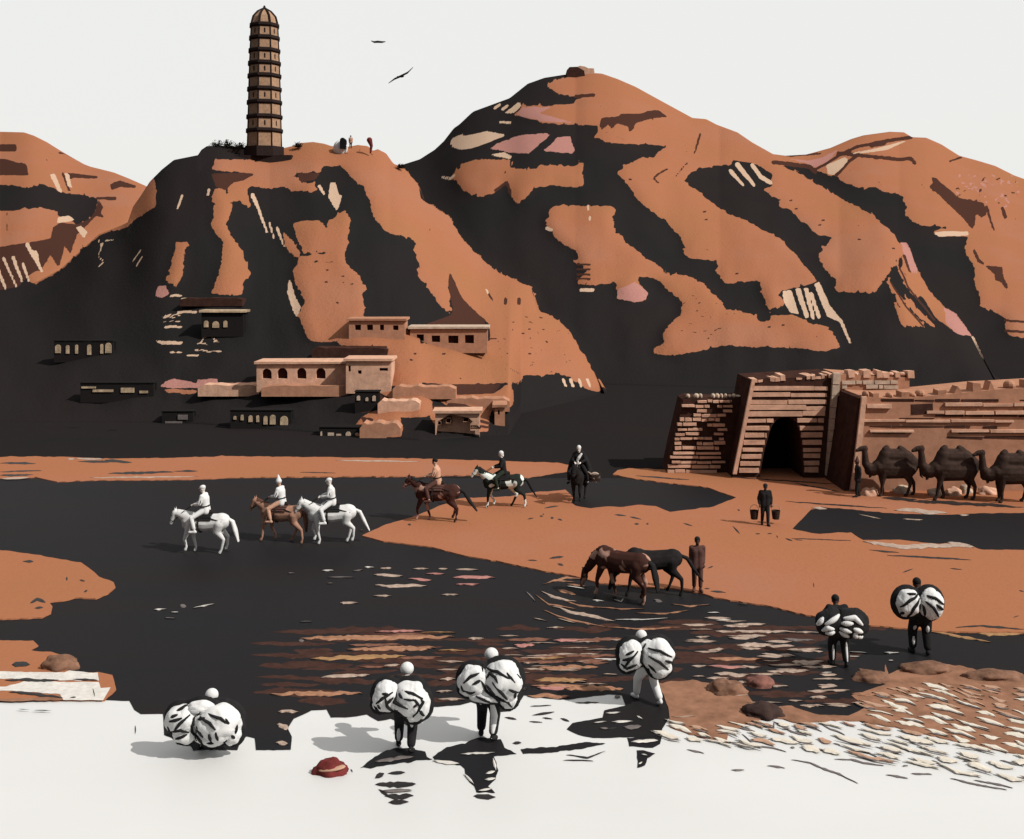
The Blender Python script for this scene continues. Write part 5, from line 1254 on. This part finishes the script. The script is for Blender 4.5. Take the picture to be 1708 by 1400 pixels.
# ------------------------------------------------------------------ camels
def camel(loc, rz, s, label, mat='camel', phase=0.0):
    bm = bmesh.new()
    chain(bm, [(-.75,0,1.38),(-.3,0,1.36),(.3,0,1.36),(.7,0,1.34)], [.36,.44,.46,.37])
    chain(bm, [(-.8,0,1.5),(-.52,0,1.78),(-.34,0,2.06),(-.28,0,2.2)], [.36,.36,.24,.15]); chain(bm, [(.5,0,1.55),(.42,0,1.85),(.4,0,2.12),(.36,0,2.24)], [.38,.32,.2,.13]); chain(bm, [(-.4,0,1.86),(.4,0,1.88)], [.33,.33]); chain(bm, [(-.5,0,1.2),(.45,0,1.2)], [.4,.42])
    chain(bm, [(.75,0,1.3),(1.12,0,1.22),(1.35,0,1.5),(1.38,0,1.95),(1.4,0,2.12)], [.33,.25,.18,.14,.13])
    chain(bm, [(1.38,0,2.2),(1.55,0,2.2),(1.76,0,2.1)], [.145,.115,.075])
    for k in (-1, 1): capsule(bm, (1.33,.07*k,2.3), .035, (1.3,.1*k,2.38), .02, 8, 2)
    capsule(bm, (1.2,0,1.15), .2, (1.0,0,1.15), .24)
    for i, (fr, k) in enumerate(((1,1),(1,-1),(0,1),(0,-1))):
        sw = math.sin(phase + (0, PI, PI*.5, PI*1.5)[i]) * .22; y = .2*k
        if fr: P = [(.55,y,1.15),(.58 + sw*.4,y,.75),(.58 + sw*.7,y*.9,.5),(.56 + sw*1.1,y*.85,.12),(.64 + sw*1.1,y*.85,.05)]; R = [.19,.12,.085,.06,.09]
        else: P = [(-.7,y,1.25),(-.62 + sw*.4,y,.92),(-.82 + sw*.7,y*.9,.58),(-.76 + sw*1.1,y*.85,.12),(-.68 + sw*1.1,y*.85,.05)]; R = [.26,.16,.085,.06,.09]
        chain(bm, P, R)
    body = remeshed('camel', bm, M[mat], None, .034, 4)
    body.location = loc; body.rotation_euler = (0, 0, rz); body.scale = (s, s, s)
    tag(body, label, 'camel', 'camels walking in line before the wall')
    bm = bmesh.new(); chain(bm, [(-1.05,0,1.5),(-1.18,0,1.3),(-1.22,0,.95),(-1.3,0,.85)], [.06,.05,.045,.03], n=8); bm_obj('tail', bm, M[mat], body, True)
    bm = bmesh.new()
    for k in range(8):
        a = k * .8; p = Vector((1.12 + .04*math.cos(a), .1*math.sin(a), 1.0 + .02*k)); chain(bm, [p, p + Vector((.02,0,-.16))], [.05,.015], n=6, k=2)
    bm_obj('beard', bm, M[mat], body, True)
    for k in (-1, 1):
        bm = bmesh.new(); ellipsoid(bm, (1.5,.105*k,2.24), (.022,.016,.022), None, 8, 6)
        bm_obj('eye', bm, M['hair'], body, True)
    bm = bmesh.new(); ring_ = [(1.62, .105*math.cos(a), 2.16 + .1*math.sin(a)) for a in np.linspace(0, 2*PI, 12)]; chain(bm, ring_, [.016]*12, n=5, k=1); bm_obj('halter', bm, M['leather'], body, True)
    return body
camel(G(1492, 827, .06), PI, 1.0, 'leading dark camel just behind its walking guide', phase=.4)
camel(G(1590, 833, .06), PI, 1.06, 'second dark camel in the middle of the line before the wall', phase=1.9)
camel(G(1690, 838, .06), PI, 1.02, 'last dark camel cut off by the right edge', phase=3.1)
person(J_stand(.06, .1), G(1431, 829, .06), PI, .98, 'skin_dark', 'black_cloth', 'black_cloth', 'cone', 'brown_cloth', 'person in dark robes and pointed hood leading the camels', robe=True)

# hilltop visitor
person(J_stand(.05), W(585, 248, 126), -PI*.5, .85, 'skin_dark', 'tan_cloth', 'brown_cloth', 'brim', 'ripple_grey', 'tiny person in a grey hat beside the domed hut on the hill')

# ------------------------------------------------------------------ porters with cotton bundles
def porter(x, y, s, J, skin, jacket, trousers, hat, hatmat, label, blabel, lobes, creases, pads=(), lobe_mat='white_cloth', fold_line='black_cloth', wrap=True, dfront=.42, crw=.031, dy=0, rz=None, ztwist=0):
    loc = G(x, y, .02)
    rz = {676: .5, 813: .44, 1082: .62, 1401: .5, 1536: .46}.get(x, .5) * PI
    person(J, loc, rz, s, skin, jacket, trousers, hat, hatmat, label, 'porters wading with bundles')
    D = loc.y - dfront * s; sc = D / F
    xm = sum(l[0] for l in lobes) / len(lobes); ym = sum(l[1] for l in lobes) / len(lobes)
    org = W(xm, ym, D)
    root = empty('cotton_bundle', org); tag(root, blabel, 'bundle', 'bundles on the porters')
    L = lambda px, py: ((px - xm) * sc, (ym - py) * sc)
    E = []
    for i, (lx, ly, rx, ry) in enumerate(lobes):
        cx, cz = L(lx, ly); ax, az = rx * sc, ry * sc; ay = min(.36, (ax + az) * .5 * .75)
        bm = bmesh.new(); g = bmesh.ops.create_icosphere(bm, subdivisions=5, radius=1)
        sd = Vector((x * .37 + i * 7, y * .11, 0))
        for v in bm.verts:
            n = v.co.normalized(); pz = 1.03 + .16 * mnoise.noise(n * 1.7 + sd)
            fold = abs(mnoise.noise(Vector((n.x * 3.4, n.z * 2.2, 1)) + sd)); pz -= max(0, .09 - fold) * .55
            v.co = Vector((n.x * ax * pz, n.y * ay * pz, n.z * az * pz))
        o = bm_obj('sack', bm, M[lobe_mat], root, True); o.location = (cx, 0, cz)
        E.append((cx, cz, ax, ay, az, o))
    def front(px, py, push=0.0):
        X, Zz = L(px, py); best = None
        for (cx, cz, ax, ay, az, o) in E:
            q = 1 - ((X - cx) / ax) ** 2 - ((Zz - cz) / az) ** 2
            yy = -ay * math.sqrt(q) * 1.04 if q > 0 else 0.0
            if best is None or yy < best: best = yy
        return Vector((X, best - push, Zz))
    def strokes(items, name, mat, w):
        for it in items:
            bm = bmesh.new()
            pts = []
            for a, b in zip(it[:-1], it[1:]):
                for k in range(5):
                    t = k / 5; pts.append((a[0] + (b[0] - a[0]) * t, a[1] + (b[1] - a[1]) * t))
            pts.append(it[-1]); P = [front(*p) for p in pts]; n = len(P)
            chain(bm, P, [w * (.45 + .75 * math.sin(PI * (i + .5) / n)) for i in range(n)], n=8, k=3)
            bm_obj(name, bm, M[mat], root, True)
    if creases: strokes(creases, 'fold_line', fold_line, crw)  # black tubes put the shade of the cloth creases into colour
    if pads: strokes(pads, 'cotton_pad', 'white_cloth', crw * 1.35)
    if wrap:
        bm = bmesh.new()
        for (cx, cz, ax, ay, az, o) in E: ww_ = .135 if x == 1536 else .10; ellipsoid(bm, (cx, ay * .75, cz - .03), (ax + ww_, ay * .62, az + ww_))
        capsule(bm, (E[0][0], .2, E[0][1] - E[0][4] * .45), E[0][4] * .7, (E[-1][0], .2, E[-1][1] - E[-1][4] * .45), E[-1][4] * .7)
        remeshed('dark_wrap', bm, M['black_cloth'], root, .035, 3)
    return root
porter(345, 1250, 1.1, J_port(.1, .52), 'skin_pale', 'black_cloth', 'black_cloth', 'turban', 'white_cloth',
    'person with white headcloth bent low under the leftmost bundle', 'very large low white bundle of two sacks at the left',
    [(303,1200,27,24),(363,1206,38,30),(308,1223,20,17),(352,1228,26,16),(386,1222,16,20),(335,1180,22,11)], [[(290,1190),(300,1186)],[(288,1197),(308,1191)],[(288,1216),(306,1211),(318,1217)],[(297,1228),(315,1220)],[(337,1184),(326,1195),(322,1215),(330,1232)],[(333,1206),(343,1222)],[(367,1212),(369,1228)],[(380,1190),(388,1200)],[(350,1233),(362,1233)],[(375,1236),(381,1228)],[(335,1194),(346,1190)],[(390,1222),(394,1226)],[(338,1190),(356,1196),(366,1206)],[(352,1184),(374,1190),(392,1204)],[(328,1222),(340,1232),(346,1242)],[(320,1188),(306,1199),(296,1212)],[(398,1206),(396,1218)],[(355,1216),(357,1230)],[(312,1176),(300,1180)],[(284,1208),(290,1222)]], dfront=.45)
porter(676, 1252, 1.13, dict(J_port(.2), stripes=(('R',.35,.95,.04),('L',1.3,1.85,.035))), 'skin_pale', 'black_cloth', 'black_cloth', 'turban', 'white_cloth',
    'person with white headcloth and black trousers between the low bundle and the tallest porter', 'white bundle with an angular black fold, carried by the porter in black trousers',
    [(645,1162,23,25),(684,1165,29,28),(702,1176,15,22),(690,1192,13,12),(633,1176,11,10)], [[(645,1158),(648,1172),(656,1184)],[(662,1152),(659,1166),(682,1174)],[(667,1152),(673,1157)],[(703,1160),(707,1166),(698,1180),(690,1192)],[(632,1170),(636,1177)],[(640,1151),(650,1152)],[(692,1171),(697,1167)],[(668,1186),(678,1196)],[(656,1150),(640,1158),(628,1170)],[(657,1158),(646,1168)],[(672,1146),(690,1150),(706,1160)],[(676,1158),(694,1160),(702,1172)],[(664,1180),(662,1192)],[(700,1178),(708,1190)],[(626,1176),(632,1184)]])
porter(813, 1233, 1.2, dict(J_port(.12), stripes=(('R',.3,1.75,.06),('L',.1,.5,.05))), 'skin_pale', 'black_cloth', 'black_cloth', 'turban', 'white_cloth',
    'tallest porter, white headcloth and one pale leg, standing over a painted dark reflection in the middle', 'big white bundle with many slanting black folds on the tallest porter',
    [(790,1135,25,25),(838,1137,33,33),(818,1158,36,14),(848,1165,14,16),(785,1150,18,11)], [[(806,1108),(803,1130),(812,1148),(828,1156),(848,1168),(854,1178)],[(811,1128),(817,1118),(826,1122),(833,1134)],[(812,1138),(825,1150)],[(846,1116),(858,1130),(863,1142)],[(776,1148),(785,1151),(794,1147)],[(822,1131),(838,1148),(846,1160)],[(860,1150),(858,1162)],[(856,1116),(868,1128)],[(812,1114),(830,1114),(850,1124)],[(802,1118),(786,1122),(774,1134)],[(803,1128),(790,1134)],[(818,1146),(830,1160),(834,1168)],[(850,1142),(864,1150)],[(795,1156),(812,1162),(826,1168)],[(770,1140),(774,1150)]])
porter(1082, 1172, 1.04, dict(J_port(.34), stripes=()), 'skin_pale', 'white_cloth', 'white_cloth', 'turban', 'white_cloth',
    'person in white trousers striding out of the river under a bundle', 'pair of round white sacks with a dark cleft on the striding porter',
    [(1054,1092,21,24),(1096,1092,27,26),(1047,1106,13,14),(1101,1112,19,18),(1082,1080,14,12)], [[(1042,1088),(1055,1081)],[(1038,1098),(1052,1091)],[(1036,1106),(1045,1112),(1060,1104)],[(1076,1072),(1069,1084),(1068,1100),(1074,1112)],[(1080,1077),(1099,1080),(1119,1092)],[(1080,1089),(1098,1098),(1113,1113)],[(1079,1102),(1092,1117)],[(1108,1096),(1121,1103)],[(1062,1082),(1048,1096),(1040,1112)]], wrap=True)
porter(1401, 1112, 1.14, dict(J_port(.1), stripes=(('L',.9,1.85,.028),('R',.55,1.85,.03))), 'skin_dark', 'black_cloth', 'black_cloth', 'hair', 'hair',
    'dark haired person in black wading near the shore under a striped bundle', 'wide dark bundle streaked with white cotton near the right shore',
    [(1384,1038,23,23),(1420,1039,28,25)], [], [[(1373,1036),(1385,1029),(1396,1023)],[(1369,1048),(1376,1042),(1385,1044)],[(1375,1052),(1386,1050)],[(1400,1035),(1415,1034)],[(1404,1027),(1420,1025),(1432,1036)],[(1398,1044),(1413,1048)],[(1397,1050),(1411,1058)],[(1419,1043),(1432,1049)],[(1420,1051),(1424,1059)],[(1428,1058),(1436,1060)],[(1362,1040),(1369,1028)]], lobe_mat='black_cloth', wrap=False, crw=.046)
porter(1536, 1092, 1.26, dict(J_port(.1), stripes=(('L',.5,.9,.04),('R',.5,.9,.04),('L',1.3,1.7,.03))), 'skin_dark', 'black_cloth', 'black_cloth', 'hair', 'hair',
    'farthest porter in black, before the sand bank at the right', 'rounded white bundle in a broad dark wrap on the farthest porter',
    [(1515,1006,19,22),(1553,1008,20,24)], [[(1531,990),(1513,997),(1499,1010)],[(1531,997),(1519,1010),(1512,1027)],[(1532,1005),(1527,1024)],[(1525,989),(1510,988)],[(1537,990),(1555,994),(1571,1006)],[(1537,998),(1551,1009),(1562,1026)],[(1536,1006),(1541,1027)],[(1556,1004),(1569,1014)],[(1505,1016),(1502,1024)]], crw=.036)
# ------------------------------------------------------------------ birds
def bird(x, y, D, pts, label, span):
    s = D / F
    root = empty('bird', W(x, y, D)); tag(root, label, 'bird', 'birds over the hills')
    bm = bmesh.new(); chain(bm, [(-.14,0,0),(.1,0,.0),(.2,0,.01)], [.03,.06,.035], n=8); remeshed('body', bm, M['bird'], root, .014, 2)
    for a, b, c in pts:
        bm = bmesh.new(); A, B, Cc = (Vector(((p[0] - x) * s, 0, (y - p[1]) * s)) for p in (a, b, c))
        w = span
        vs = []
        for p, q in ((A, w), (B, w * .8), (Cc, w * .15)):
            vs.append([bm.verts.new(p + Vector((0, d, dz))) for d, dz in ((-q, 0), (0, .055 * q / w + .012), (q, 0), (0, -.05 * q / w - .012))])
        for r0, r1 in zip(vs[:-1], vs[1:]):
            for i in range(4): bm.faces.new((r0[i], r0[(i + 1) % 4], r1[(i + 1) % 4], r1[i]))
        bm.faces.new(vs[0]); bm.faces.new(list(reversed(vs[-1]))); bm_obj('wing', bm, M['bird'], root)
bird(630, 70, 60, [((630,70),(624,70.5),(619,68.5)),((630,70),(637,70.5),(643,69.8))], 'small dark bird gliding level right of the pagoda top', .14)
bird(667, 128, 60, [((667,128),(658,132),(648,139)),((667,128),(680,121.5),(689,112.5))], 'dark bird banking with raised wing above the saddle of the hills', .16)

# ------------------------------------------------------------------ light, sky, camera
to_sun = Vector((.66, -.38, .70)).normalized()
sun = bpy.data.lights.new('sun', 'SUN'); sun.energy = 4.6; sun.angle = math.radians(.6); sun.color = (1, .97, .92)
so = bpy.data.objects.new('sun', sun); COL.objects.link(so); so.rotation_euler = (-to_sun).to_track_quat('-Z', 'Y').to_euler(); so.location = (60, -40, 80)
w = bpy.data.worlds.new('World'); scene.world = w; w.use_nodes = True
nt = w.node_tree; bg = nt.nodes['Background']; out = nt.nodes['World Output']
sky = nt.nodes.new('ShaderNodeTexSky'); sky.sky_type = 'NISHITA'; sky.sun_disc = False
sky.sun_elevation = math.asin(to_sun.z); sky.sun_rotation = math.atan2(to_sun.x, to_sun.y); sky.dust_density = 5; sky.air_density = 1.5
nt.links.new(sky.outputs['Color'], bg.inputs['Color']); bg.inputs['Strength'].default_value = .012
# high white overcast, brightest over the hills and to the right, dimmed out of view behind and left to deepen shade
bg2 = nt.nodes.new('ShaderNodeBackground'); bg2.inputs['Strength'].default_value = 1.0
tc = nt.nodes.new('ShaderNodeTexCoord'); dt = nt.nodes.new('ShaderNodeVectorMath'); dt.operation = 'DOT_PRODUCT'
dt.inputs[1].default_value = Vector((.62, .72, .30)).normalized(); nt.links.new(tc.outputs['Generated'], dt.inputs[0])
mr = nt.nodes.new('ShaderNodeMapRange'); mr.interpolation_type = 'SMOOTHSTEP'; mr.inputs['From Min'].default_value = -.45; mr.inputs['From Max'].default_value = .38
nt.links.new(dt.outputs['Value'], mr.inputs['Value'])
mx = nt.nodes.new('ShaderNodeMix'); mx.data_type = 'RGBA'; mx.inputs[6].default_value = (.17, .175, .185, 1); mx.inputs[7].default_value = (.82, .82, .80, 1)
nt.links.new(mr.outputs['Result'], mx.inputs[0]); nt.links.new(mx.outputs[2], bg2.inputs['Color'])
add = nt.nodes.new('ShaderNodeAddShader'); nt.links.new(bg.outputs[0], add.inputs[0]); nt.links.new(bg2.outputs[0], add.inputs[1]); nt.links.new(add.outputs[0], out.inputs['Surface'])

cam = bpy.data.cameras.new('camera'); co = bpy.data.objects.new('camera', cam); COL.objects.link(co)
co.location = (0, 0, CAMZ); co.rotation_euler = (math.radians(90), 0, 0)
cam.sensor_width = 36; cam.lens = 36 * F / 1708; cam.shift_y = -(700 - HY) / 1708; cam.clip_start = .1; cam.clip_end = 8000
scene.camera = co
scene.view_settings.view_transform = 'Standard'; scene.view_settings.look = 'None'
scene.view_settings.exposure = 0; scene.view_settings.gamma = 1
